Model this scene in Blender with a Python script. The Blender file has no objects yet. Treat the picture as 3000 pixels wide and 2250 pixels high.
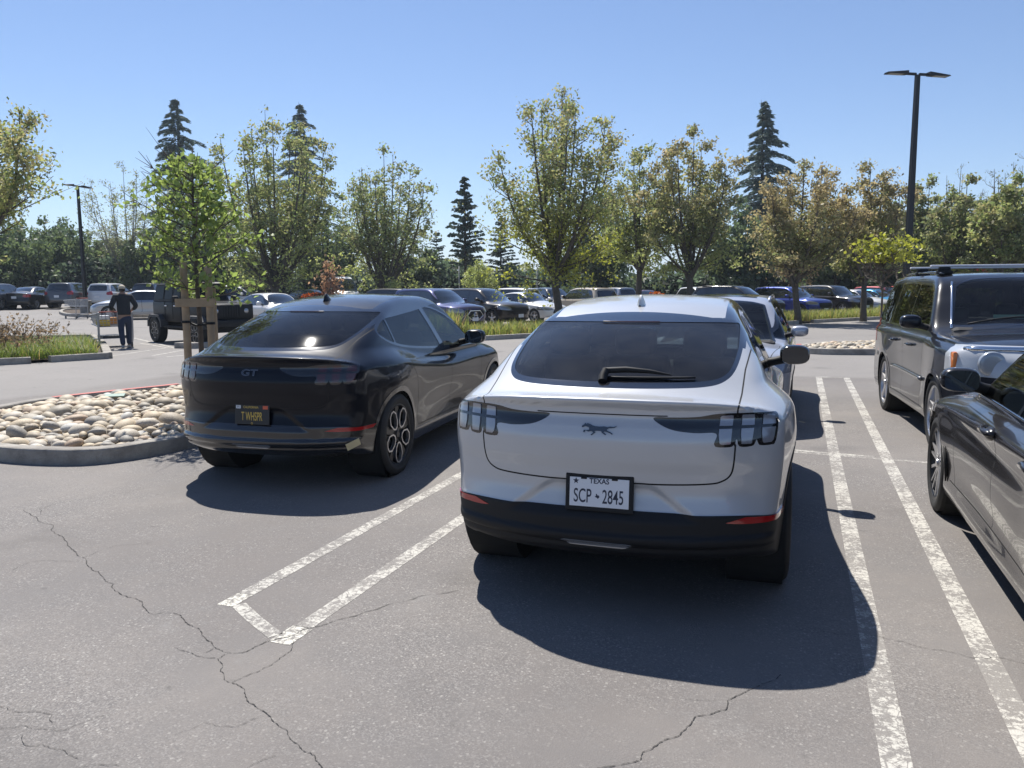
import bpy, bmesh, math, random
import numpy as np
from mathutils import Vector, Matrix
R_ = math.radians
random.seed(7); RNG = np.random.default_rng(7)
SC = bpy.context.scene
COL = SC.collection
# ------------------------------------------------------------------ camera
CAM_F = 2327.0; CAM_CX, CAM_CY = 1500., 1125.
CAM_H = 1.661; PITCH = R_(6.915); YAW = R_(19.857); ROLL = R_(-.286)
def _axes():
    f = np.array([-math.sin(YAW)*math.cos(PITCH), math.cos(YAW)*math.cos(PITCH), -math.sin(PITCH)])
    r = np.array([math.cos(YAW), math.sin(YAW), 0.]); u = np.cross(r, f)
    c, s = math.cos(ROLL), math.sin(ROLL)
    return f, c*r+s*u, c*u-s*r
AF, AR, AU = _axes()
cam_d = bpy.data.cameras.new('camera'); cam = bpy.data.objects.new('camera', cam_d); COL.objects.link(cam)
cam_d.sensor_fit = 'HORIZONTAL'; cam_d.sensor_width = 36; cam_d.lens = 36*CAM_F/3000
cam_d.clip_start = .05; cam_d.clip_end = 20000
cam.matrix_world = Matrix(((AR[0], AU[0], -AF[0], 0), (AR[1], AU[1], -AF[1], 0), (AR[2], AU[2], -AF[2], CAM_H), (0, 0, 0, 1)))
SC.camera = cam
# ------------------------------------------------------------------ light
SUN_AZ = R_(-41.5); SUN_EL = R_(57.5)     # azimuth from +Y towards +X
w = bpy.data.worlds.new('World'); SC.world = w; w.use_nodes = True
nt = w.node_tree; nt.nodes.clear()
sky = nt.nodes.new('ShaderNodeTexSky'); sky.sky_type = 'NISHITA'; sky.sun_disc = False
sky.sun_elevation = SUN_EL; sky.sun_rotation = SUN_AZ
sky.altitude = 600; sky.air_density = 1.0; sky.dust_density = .0; sky.ozone_density = 3.0
bg = nt.nodes.new('ShaderNodeBackground'); bg.inputs['Strength'].default_value = .080
wo = nt.nodes.new('ShaderNodeOutputWorld')
tint = nt.nodes.new('ShaderNodeMix'); tint.data_type = 'RGBA'; tint.blend_type = 'MULTIPLY'; tint.inputs[0].default_value = 1; tint.inputs[7].default_value = (.96, .975, 1.07, 1)
nt.links.new(sky.outputs[0], tint.inputs[6]); nt.links.new(tint.outputs[2], bg.inputs[0]); nt.links.new(bg.outputs[0], wo.inputs[0])
sl = bpy.data.lights.new('sun', 'SUN'); sl.energy = 5.0; sl.angle = R_(.53); sl.color = (1, .955, .89)
so = bpy.data.objects.new('sun', sl); COL.objects.link(so)
sd = Vector((math.sin(SUN_AZ)*math.cos(SUN_EL), math.cos(SUN_AZ)*math.cos(SUN_EL), math.sin(SUN_EL)))
so.rotation_euler = sd.to_track_quat('Z', 'Y').to_euler(); so.location = (0, 0, 30)
SC.view_settings.view_transform = 'Standard'; SC.view_settings.look = 'None'
SC.view_settings.exposure = 0.58; SC.view_settings.gamma = 1
# photo (2212-wide view) pixel -> world helpers
S_ = 3000/2212.
def gz(x, y):
    d = math.hypot(x, y)
    if d < 1: return 0.
    t = min(1, max(0, (-x/d-.47)/.15)); t = t*t*(3-2*t)
    q = max(0., d-27); q = q*q/(q+8)
    return t*min(.016*q, 1.2)
def azray(u, v=625):
    x, y = u*S_, v*S_
    d = AF+(x-CAM_CX)/CAM_F*AR-(y-CAM_CY)/CAM_F*AU
    return d
def pol(u, d, v=625):
    r = azray(u, v); n = math.hypot(r[0], r[1])
    return (r[0]/n*d, r[1]/n*d)
def zat(u, v, d):
    r = azray(u, v); return CAM_H+r[2]/math.hypot(r[0], r[1])*d
def gat(u, v, z=0.):
    r = azray(u, v); t = (z-CAM_H)/r[2]; return (r[0]*t, r[1]*t)
# ------------------------------------------------------------------ object helpers
def tag(o, label=None, cat=None, group=None, kind=None):
    if label: o['label'] = label
    if cat: o['category'] = cat
    if group: o['group'] = group
    if kind: o['kind'] = kind
    return o
def thing(name, label, cat, loc=(0, 0, 0), rz=0, group=None):
    o = bpy.data.objects.new(name, None); COL.objects.link(o)
    o.location = loc; o.rotation_euler = (0, 0, rz); o.empty_display_size = .2
    return tag(o, label, cat, group)
def mesh_obj(name, V, F, mats, parent=None, smooth=False, N=None, mi=None, tri=False):
    me = bpy.data.meshes.new(name)
    V = np.asarray(V, dtype=np.float64)
    if isinstance(F, np.ndarray) and F.ndim == 2:
        k = F.shape[1]; n = len(F)
        me.vertices.add(len(V)); me.vertices.foreach_set('co', V.ravel())
        me.loops.add(n*k); me.loops.foreach_set('vertex_index', F.ravel().astype(np.int32))
        me.polygons.add(n); me.polygons.foreach_set('loop_start', np.arange(0, n*k, k, dtype=np.int32))
        me.update(calc_edges=True)
    else:
        me.from_pydata([tuple(v) for v in V], [], [tuple(f) for f in F]); me.update()
    if not isinstance(mats, (list, tuple)): mats = [mats]
    for m in mats: me.materials.append(m)
    if mi is not None: me.polygons.foreach_set('material_index', np.asarray(mi, dtype=np.int32))
    if smooth: me.polygons.foreach_set('use_smooth', np.ones(len(me.polygons), dtype=bool))
    if N is not None:
        me.normals_split_custom_set_from_vertices([tuple(n) for n in N])
    o = bpy.data.objects.new(name, me); COL.objects.link(o)
    if parent: o.parent = parent
    return o
def copy_tree(o, parent=None):
    c = o.copy(); COL.objects.link(c); c.parent = parent
    for ch in o.children: copy_tree(ch, c)
    return c
class B:
    """collects shapes, links them as one mesh"""
    def __init__(s): s.V = []; s.F = []; s.M = []; s.m = 0; s.X = None
    def _add(s, vs, fs):
        k = len(s.V)
        if s.X is not None: vs = [tuple(s.X @ Vector(v)) for v in vs]
        s.V += [tuple(v) for v in vs]; s.F += [tuple(k+i for i in f) for f in fs]; s.M += [s.m]*len(fs)
    def box(s, c, d, bev=0., rot=None, seg=2):
        bm = bmesh.new(); bmesh.ops.create_cube(bm, size=1)
        for v in bm.verts: v.co = Vector((v.co.x*d[0], v.co.y*d[1], v.co.z*d[2]))
        if bev > 0: bmesh.ops.bevel(bm, geom=bm.edges[:], offset=min(bev, min(d)*.49), segments=seg, profile=.5, affect='EDGES')
        M = Matrix.Translation(c) @ (rot.to_4x4() if rot is not None else Matrix())
        bm.verts.index_update()
        s._add([M @ v.co for v in bm.verts], [[v.index for v in f.verts] for f in bm.faces]); bm.free()
    def hull8(s, p):   # bottom 4 (ccw), top 4
        s._add(p, [(3, 2, 1, 0), (4, 5, 6, 7), (0, 1, 5, 4), (1, 2, 6, 5), (2, 3, 7, 6), (3, 0, 4, 7)])
    def prism(s, pts, z0, z1, axis='z', bev=0):
        n = len(pts)
        def mp(p, z): return {'z': (p[0], p[1], z), 'x': (z, p[0], p[1]), 'y': (p[0], z, p[1])}[axis]
        s._add([mp(p, z0) for p in pts]+[mp(p, z1) for p in pts], [tuple(range(n-1, -1, -1)), tuple(range(n, 2*n))]+[(i, (i+1) % n, n+(i+1) % n, n+i) for i in range(n)])
    def tube(s, pts, r, n=8, cap=True):
        pts = [Vector(p) for p in pts]; k = len(pts)
        rr = r if isinstance(r, (list, tuple)) else [r]*k
        vs = []; fs = []; up = None
        for i, p in enumerate(pts):
            t = (pts[min(i+1, k-1)]-pts[max(i-1, 0)]).normalized()
            if up is None:
                a = Vector((0, 0, 1)) if abs(t.z) < .9 else Vector((1, 0, 0)); up = (a-t*a.dot(t)).normalized()
            else: up = (up-t*up.dot(t)).normalized()
            q = t.cross(up)
            for j in range(n):
                an = 2*math.pi*j/n; vs.append(p+(up*math.cos(an)+q*math.sin(an))*rr[i])
        for i in range(k-1):
            for j in range(n):
                fs.append((i*n+j, i*n+(j+1) % n, (i+1)*n+(j+1) % n, (i+1)*n+j))
        if cap: fs.append(tuple(range(n-1, -1, -1))); fs.append(tuple((k-1)*n+j for j in range(n)))
        s._add(vs, fs)
    def lathe(s, prof, c=(0, 0, 0), axis='z', n=24, a0=0, a1=2*math.pi):
        full = abs(a1-a0-2*math.pi) < 1e-6; m = n if full else n+1; vs = []; fs = []
        for j in range(m):
            an = a0+(a1-a0)*j/n; ca, sa = math.cos(an), math.sin(an)
            for (r, h) in prof:
                v = {'z': (r*ca, r*sa, h), 'x': (h, r*ca, r*sa), 'y': (r*ca, h, r*sa)}[axis]
                vs.append((v[0]+c[0], v[1]+c[1], v[2]+c[2]))
        k = len(prof)
        for j in range(n):
            a = j*k; b = ((j+1) % m)*k
            for i in range(k-1): fs.append((a+i, b+i, b+i+1, a+i+1))
        s._add(vs, fs)
    def ell(s, c, r, n=12, p=1.0, rot=None, seed=None):
        bm = bmesh.new(); bmesh.ops.create_uvsphere(bm, u_segments=n, v_segments=max(6, n//2+2), radius=1)
        M = Matrix.Translation(c) @ (rot.to_4x4() if rot is not None else Matrix())
        vs = []
        for v in bm.verts:
            q = [math.copysign(abs(t)**p, t) for t in v.co]
            vs.append(M @ Vector((q[0]*r[0], q[1]*r[1], q[2]*r[2])))
        bm.verts.index_update()
        s._add(vs, [[v.index for v in f.verts] for f in bm.faces]); bm.free()
    def build(s, name, mats, parent=None, smooth=False, auto=None):
        o = mesh_obj(name, s.V, s.F, mats, parent, smooth, mi=s.M)
        if auto is not None:
            o.data.polygons.foreach_set('use_smooth', np.ones(len(o.data.polygons), dtype=bool))
            o.data.set_sharp_from_angle(angle=R_(auto))
        return o
# ------------------------------------------------------------------ materials
MATS = {}
def nodes(name):
    m = bpy.data.materials.new(name); m.use_nodes = True; t = m.node_tree
    return m, t, t.nodes['Principled BSDF']
def mat(name, col, rough=.5, metal=0., coat=0., spec=.5, emis=None, trans=0., alpha=None, bump=None, var=0., cr=.05):
    if name in MATS: return MATS[name]
    m, t, p = nodes(name)
    p.inputs['Base Color'].default_value = (*col, 1); p.inputs['Roughness'].default_value = rough
    p.inputs['Specular IOR Level'].default_value = .12; p.inputs['Metallic'].default_value = metal; p.inputs['Coat Weight'].default_value = coat
    p.inputs['Coat Roughness'].default_value = cr
    p.inputs['Specular IOR Level'].default_value = spec; p.inputs['Transmission Weight'].default_value = trans
    if emis: p.inputs['Emission Color'].default_value = (*emis[:3], 1); p.inputs['Emission Strength'].default_value = emis[3]
    if var or bump:
        tc = t.nodes.new('ShaderNodeTexCoord'); nz = t.nodes.new('ShaderNodeTexNoise')
        nz.inputs['Scale'].default_value = (bump[0] if bump else 6); nz.inputs['Detail'].default_value = 6
        t.links.new(tc.outputs['Object'], nz.inputs['Vector'])
        if var:
            mx = t.nodes.new('ShaderNodeMix'); mx.data_type = 'RGBA'
            mx.inputs[6].default_value = (*[c*(1-var) for c in col], 1); mx.inputs[7].default_value = (*[min(1, c*(1+var)) for c in col], 1)
            t.links.new(nz.outputs['Fac'], mx.inputs[0]); t.links.new(mx.outputs[2], p.inputs['Base Color'])
        if bump:
            b = t.nodes.new('ShaderNodeBump'); b.inputs['Strength'].default_value = bump[1]; b.inputs['Distance'].default_value = bump[2]
            t.links.new(nz.outputs['Fac'], b.inputs['Height']); t.links.new(b.outputs[0], p.inputs['Normal'])
    MATS[name] = m; return m
def paint(name, col, metal=.3, rough=.35, dust=.12, dustcol=(.32, .29, .25), cior=1.5):
    """car paint: base + clear coat, thin dust with its own patchy shape on upward faces"""
    if name in MATS: return MATS[name]
    m, t, p = nodes(name)
    p.inputs['Specular IOR Level'].default_value = .12; p.inputs['Metallic'].default_value = metal; p.inputs['Coat Weight'].default_value = 1.; p.inputs['Coat Roughness'].default_value = .03
    p.inputs['Coat IOR'].default_value = cior
    tc = t.nodes.new('ShaderNodeTexCoord'); nz = t.nodes.new('ShaderNodeTexNoise'); nz.inputs['Scale'].default_value = 3.5; nz.inputs['Detail'].default_value = 8; nz.inputs['Roughness'].default_value = .65
    t.links.new(tc.outputs['Object'], nz.inputs['Vector'])
    ge = t.nodes.new('ShaderNodeNewGeometry'); sx = t.nodes.new('ShaderNodeSeparateXYZ'); t.links.new(ge.outputs['Normal'], sx.inputs[0])
    mr = t.nodes.new('ShaderNodeMapRange'); mr.inputs[1].default_value = .2; mr.inputs[2].default_value = 1; mr.inputs[3].default_value = .25; mr.inputs[4].default_value = 1
    t.links.new(sx.outputs[2], mr.inputs[0])
    m1 = t.nodes.new('ShaderNodeMath'); m1.operation = 'MULTIPLY'; t.links.new(mr.outputs[0], m1.inputs[0]); t.links.new(nz.outputs['Fac'], m1.inputs[1])
    m2 = t.nodes.new('ShaderNodeMath'); m2.operation = 'MULTIPLY'; m2.inputs[1].default_value = dust*2; t.links.new(m1.outputs[0], m2.inputs[0])
    mx = t.nodes.new('ShaderNodeMix'); mx.data_type = 'RGBA'; mx.inputs[6].default_value = (*col, 1); mx.inputs[7].default_value = (*dustcol, 1)
    t.links.new(m2.outputs[0], mx.inputs[0]); t.links.new(mx.outputs[2], p.inputs['Base Color'])
    ma = t.nodes.new('ShaderNodeMath'); ma.operation = 'MULTIPLY_ADD'; ma.inputs[1].default_value = .5; ma.inputs[2].default_value = rough
    t.links.new(m2.outputs[0], ma.inputs[0]); t.links.new(ma.outputs[0], p.inputs['Roughness'])
    mb = t.nodes.new('ShaderNodeMath'); mb.operation = 'MULTIPLY_ADD'; mb.inputs[1].default_value = .35; mb.inputs[2].default_value = .025
    t.links.new(m2.outputs[0], mb.inputs[0]); t.links.new(mb.outputs[0], p.inputs['Coat Roughness'])
    MATS[name] = m; return m
def glass(name, tint, dust=.0, rough=.01):
    """window glass: tinted see-through sheet with a mirror layer and optional dust film"""
    if name in MATS: return MATS[name]
    m = bpy.data.materials.new(name); m.use_nodes = True; t = m.node_tree; t.nodes.clear()
    out = t.nodes.new('ShaderNodeOutputMaterial'); tr = t.nodes.new('ShaderNodeBsdfTransparent'); tr.inputs[0].default_value = (*tint, 1)
    gl = t.nodes.new('ShaderNodeBsdfGlossy'); gl.inputs['Roughness'].default_value = rough
    fr = t.nodes.new('ShaderNodeFresnel'); ge = t.nodes.new('ShaderNodeNewGeometry'); ir = t.nodes.new('ShaderNodeMapRange'); ir.inputs[3].default_value = 1.5; ir.inputs[4].default_value = 1/1.5; t.links.new(ge.outputs['Backfacing'], ir.inputs[0]); t.links.new(ir.outputs[0], fr.inputs[0])
    mx = t.nodes.new('ShaderNodeMixShader'); t.links.new(fr.outputs[0], mx.inputs[0]); t.links.new(tr.outputs[0], mx.inputs[1]); t.links.new(gl.outputs[0], mx.inputs[2])
    last = mx
    if dust > 0:
        df = t.nodes.new('ShaderNodeBsdfDiffuse'); df.inputs[0].default_value = (.5, .48, .46, 1)
        tc = t.nodes.new('ShaderNodeTexCoord'); nz = t.nodes.new('ShaderNodeTexNoise'); nz.inputs['Scale'].default_value = 9; nz.inputs['Detail'].default_value = 9; nz.inputs['Roughness'].default_value = .75
        t.links.new(tc.outputs['Object'], nz.inputs['Vector'])
        mr = t.nodes.new('ShaderNodeMapRange'); mr.inputs[1].default_value = .35; mr.inputs[2].default_value = .8; mr.inputs[3].default_value = dust*.5; mr.inputs[4].default_value = dust*1.8
        t.links.new(nz.outputs['Fac'], mr.inputs[0])
        m2 = t.nodes.new('ShaderNodeMixShader'); t.links.new(mr.outputs[0], m2.inputs[0]); t.links.new(mx.outputs[0], m2.inputs[1]); t.links.new(df.outputs[0], m2.inputs[2]); last = m2
    t.links.new(last.outputs[0], out.inputs[0]); MATS[name] = m; return m
M_tyre = mat('tyre_rubber', (.018, .018, .018), .75, bump=(60, .3, .004))
M_plastic = mat('black_plastic', (.013, .0135, .015), .6, spec=.3, bump=(180, .25, .001))
M_gloss = mat('gloss_black', (.008, .008, .01), .12, coat=1)
M_seam = mat('seam_dark', (.004, .004, .004), .8)
M_chrome = mat('chrome', (.75, .75, .76), .12, 1.)
M_alloy = mat('alloy', (.55, .55, .56), .28, .9)
M_alloyd = mat('alloy_dark', (.03, .03, .032), .3, .6)
M_disc = mat('brake_steel', (.3, .29, .28), .4, 1.)
M_under = mat('underbody', (.012, .012, .012), .9)
M_inter = mat('cabin_trim', (.02, .02, .022), .8)
M_seat = mat('seat_vinyl', (.03, .03, .033), .5)
M_red = mat('red_lens', (.35, .01, .012), .15, coat=1)
M_redd = mat('dark_red_lens', (.05, .004, .006), .12, coat=1)
M_clear = mat('clear_lens', (.35, .36, .38), .1, .55, coat=1)
M_smoke = mat('smoked_lens', (.30, .31, .34), .18, .4, coat=1)
M_amber = mat('amber_lens', (.7, .2, .03), .2, coat=1)
M_mirror = mat('mirror_glass', (.07, .075, .085), .02, 1.)
G_priv = glass('privacy_glass', (.07, .075, .08))
G_dusty = glass('dusty_rear_glass', (.24, .26, .26), dust=.028, rough=.05)
G_clear = glass('clear_glass', (.52, .60, .56), dust=.012)
G_dark = mat('dark_window', (.012, .015, .017), .04, coat=1, spec=.8)
# ------------------------------------------------------------------ car shells: implicit body, cut by outlines
def smax(a, b, k):
    h = np.clip(.5+.5*(a-b)/k, 0, 1); return a*h+b*(1-h)+k*h*(1-h)
def pch(xs, ys):
    """monotone cubic through points (PCHIP)"""
    xs = np.array(xs, float); ys = np.array(ys, float); h = np.diff(xs); dl = np.diff(ys)/h
    d = np.zeros(len(xs))
    for i in range(1, len(xs)-1):
        if dl[i-1]*dl[i] > 0:
            w1, w2 = 2*h[i]+h[i-1], h[i]+2*h[i-1]; d[i] = (w1+w2)/(w1/dl[i-1]+w2/dl[i])
    d[0] = dl[0]; d[-1] = dl[-1]
    def f(x):
        x = np.asarray(x, float); i = np.clip(np.searchsorted(xs, x)-1, 0, len(xs)-2)
        t = (x-xs[i])/h[i]
        r = ys[i]*(1+2*t)*(1-t)**2+d[i]*h[i]*t*(1-t)**2+ys[i+1]*t*t*(3-2*t)+d[i+1]*h[i]*t*t*(t-1)
        r = np.where(t < 0, ys[0]+d[0]*(x-xs[0]), r); return np.where(t > 1, ys[-1]+d[-1]*(x-xs[-1]), r)
    return f
def sstep(a, b, x):
    t = np.clip((x-a)/(b-a), 0, 1); return t*t*(3-2*t)
class Body:
    def __init__(s, sp):
        s.sp = sp; s.L = sp['L']
        s.T = pch(*zip(*sp['top'])); s.R = pch(*zip(*sp['rear'])); s.Fr = pch(*zip(*sp['front']))
        s.W = pch(*zip(*sp['wid'])); s.ZS = pch(*zip(*sp['shoulder'])); s.cr = pch(*zip(*sp['crown'])); s.bow = pch(*zip(*sp['bow']))
    def f(s, P):
        sp = s.sp; x, y, z = P[:, 0], P[:, 1], P[:, 2]; ax = np.abs(x)
        wb = s.W(y); zs = s.ZS(y)
        up = np.maximum(0, z-zs); lo = np.maximum(0, sp.get('zlo', .5)-z)
        wbody = wb-up**2*sp.get('sh', 6.)-lo**2*sp.get('lo', .45)
        for (cy, cz, ry, rz, am) in sp.get('bumps', []): wbody = wbody+am*np.exp(-((y-cy)/ry)**2-((z-cz)/rz)**2)
        zb = sp['belt']; wg = wb*sp.get('gw', .93)-sp['tumble']*np.maximum(0, z-zb)-sp.get('gcurve', .25)*np.maximum(0, z-zb)**2-.6*np.maximum(0, zb-z)
        side = ax-smax(wbody, wg, sp.get('ks', .06))
        yb = y+s.bow(y)*x*x
        top = z-(s.T(yb)-s.cr(y)*(ax/.75)**2.2)
        rr = s.R(z)+sp['rplan'][0]*(ax/.9)**sp['rplan'][1]
        for (cx, cz, rx, rz, am) in sp.get('rbumps', []): rr = rr+am*np.exp(-((ax-cx)/rx)**2-((z-cz)/rz)**2)
        if 'recess' in sp:
            zt, zb_, w0, sl, dp = sp['recess']; e_ = .04
            rr = rr+dp*sstep(-e_, e_, (w0+(zt-z)*sl)-ax)*sstep(-e_*.6, e_*.6, zt-z)*sstep(zb_, zb_+.05, z)
        rear = rr-y
        ff = s.Fr(z)-sp['fplan'][0]*(ax/.9)**sp['fplan'][1]
        front = y-ff
        m = smax(top, rear, sp.get('klip', .03)); m = smax(m, front, sp.get('kf', .08))
        m = smax(m, side, sp.get('kt', .07))
        return smax(m, sp.get('zbot', .2)-z, .03)
    def shell(s, dy=.035, nx=40, nz=44):
        sp = s.sp; L = s.L
        # box parameter lists
        ty = np.linspace(0, 1, int(L/dy)+1); tx = np.linspace(-1, 1, nx+1); tz = np.array(sp['zgrid']) if 'zgrid' in sp else np.linspace(0, 1, nz+1)
        ty = ty  # even
        def P(a, b, c): return np.stack([a*1.02, -.12+b*(L+.24), .16+c*(sp['H']+.12-.16)], -1)
        def O(a, b, c):
            i0, i1, z0, z1 = sp.get('inner', (.7, L-.7, .55, .72)); return np.stack([a*.3, i0+b*(i1-i0), z0+c*(z1-z0)], -1)
        V = []; Q = []; key = {}
        def add(A, Bb, C):
            nonlocal V
            n, m = A.shape; ids = np.zeros((n, m), int)
            for i in range(n):
                for j in range(m):
                    k = (round(A[i, j], 5), round(Bb[i, j], 5), round(C[i, j], 5))
                    if k not in key: key[k] = len(V); V.append(k)
                    ids[i, j] = key[k]
            return ids
        def quads(ids, flip):
            a, b, c, d = ids[:-1, :-1].ravel(), ids[1:, :-1].ravel(), ids[1:, 1:].ravel(), ids[:-1, 1:].ravel()
            q = np.stack([a, b, c, d], -1); return q[:, ::-1] if flip else q
        X, Y = np.meshgrid(tx, ty, indexing='ij'); Q.append(quads(add(X, Y, np.ones_like(X)), False))
        Y, Z = np.meshgrid(ty, tz, indexing='ij')
        Q.append(quads(add(np.ones_like(Y), Y, Z), False)); Q.append(quads(add(-np.ones_like(Y), Y, Z), True))
        X, Z = np.meshgrid(tx, tz, indexing='ij')
        Q.append(quads(add(X, np.zeros_like(X), Z), False)); Q.append(quads(add(X, np.ones_like(X), Z), True))
        K = np.array(V); Q = np.concatenate(Q)
        p = P(*K.T); o = O(*K.T); lo = np.zeros(len(K)); hi = np.full(len(K), 1.5)
        for _ in range(30):
            mid = (lo+hi)/2; v = s.f(o+(p-o)*mid[:, None]); ins = v < 0; lo = np.where(ins, mid, lo); hi = np.where(ins, hi, mid)
        Vv = o+(p-o)*((lo+hi)/2)[:, None]
        T = np.concatenate([Q[:, [0, 1, 2]], Q[:, [0, 2, 3]]])
        N = s.normal(Vv)
        # orientation check
        n = np.cross(Vv[T[:, 1]]-Vv[T[:, 0]], Vv[T[:, 2]]-Vv[T[:, 0]]); bad = (n*N[T[:, 0]]).sum(1) < 0
        T[bad] = T[bad][:, ::-1]
        return Vv, N, T
    def normal(s, V):
        e = .004; g = np.stack([s.f(V+np.eye(3)[i]*e)-s.f(V-np.eye(3)[i]*e) for i in range(3)], -1)
        return g/np.linalg.norm(g, axis=1, keepdims=True)
    def ysurf(s, x, z, rear=True):
        lo, hi = (-.3, s.L*.5) if rear else (s.L+.3, s.L*.5)
        for _ in range(36):
            m = (lo+hi)/2
            if s.f(np.array([[x, m, z]]))[0] < 0: hi = m
            else: lo = m
        return hi
    def zsurf(s, x, y):
        lo, hi = s.sp['H']+.2, .6
        for _ in range(36):
            m = (lo+hi)/2
            if s.f(np.array([[x, y, m]]))[0] < 0: hi = m
            else: lo = m
        return hi
    def xsurf(s, y, z):
        lo, hi = 1.3, .1
        for _ in range(36):
            m = (lo+hi)/2
            if s.f(np.array([[m, y, z]]))[0] < 0: hi = m
            else: lo = m
        return hi
def crom(pts, n=6, closed=True):
    P = np.array(pts, float); m = len(P); out = []
    for i in range(m if closed else m-1):
        p0, p1, p2, p3 = P[(i-1) % m], P[i], P[(i+1) % m], P[(i+2) % m]
        if not closed: p0 = P[max(i-1, 0)]; p3 = P[min(i+2, m-1)]
        for k in range(n):
            t = k/n; out.append(.5*((2*p1)+(-p0+p2)*t+(2*p0-5*p1+4*p2-p3)*t*t+(-p0+3*p1-3*p2+p3)*t**3))
    if not closed: out.append(P[-1])
    return np.array(out)
def psd(poly, r=0.):
    """signed distance to a polygon (neg inside); r rounds the corners outward"""
    P = np.array(poly, float)
    def f(q):
        d = np.full(len(q), 1e9); ins = np.zeros(len(q), bool); n = len(P)
        for i in range(n):
            a, b = P[i], P[(i+1) % n]; e = b-a; w = q-a
            t = np.clip((w@e)/(e@e+1e-12), 0, 1); dd = w-t[:, None]*e; d = np.minimum(d, np.sqrt((dd**2).sum(1)))
            c = ((a[1] > q[:, 1]) != (b[1] > q[:, 1]))
            with np.errstate(divide='ignore', invalid='ignore'):
                xx = a[0]+(q[:, 1]-a[1])*e[0]/(e[1] if e[1] else 1e-12)
            ins ^= c & (q[:, 0] < xx)
        return np.where(ins, -d, d)-r
    return f
def pline(poly):
    P = np.array(poly, float)
    def f(q):
        d = np.full(len(q), 1e9)
        for i in range(len(P)-1):
            a, b = P[i], P[i+1]; e = b-a; w = q-a
            t = np.clip((w@e)/(e@e+1e-12), 0, 1); dd = w-t[:, None]*e; d = np.minimum(d, np.sqrt((dd**2).sum(1)))
        return d
    return f
PROJ = {'side': lambda V: V[:, [1, 2]], 'end': lambda V: np.stack([V[:, 0], V[:, 2]], -1), 'aend': lambda V: np.stack([np.abs(V[:, 0]), V[:, 2]], -1),
        'top': lambda V: V[:, [0, 1]], 'atop': lambda V: np.stack([np.abs(V[:, 0]), V[:, 1]], -1)}
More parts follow.
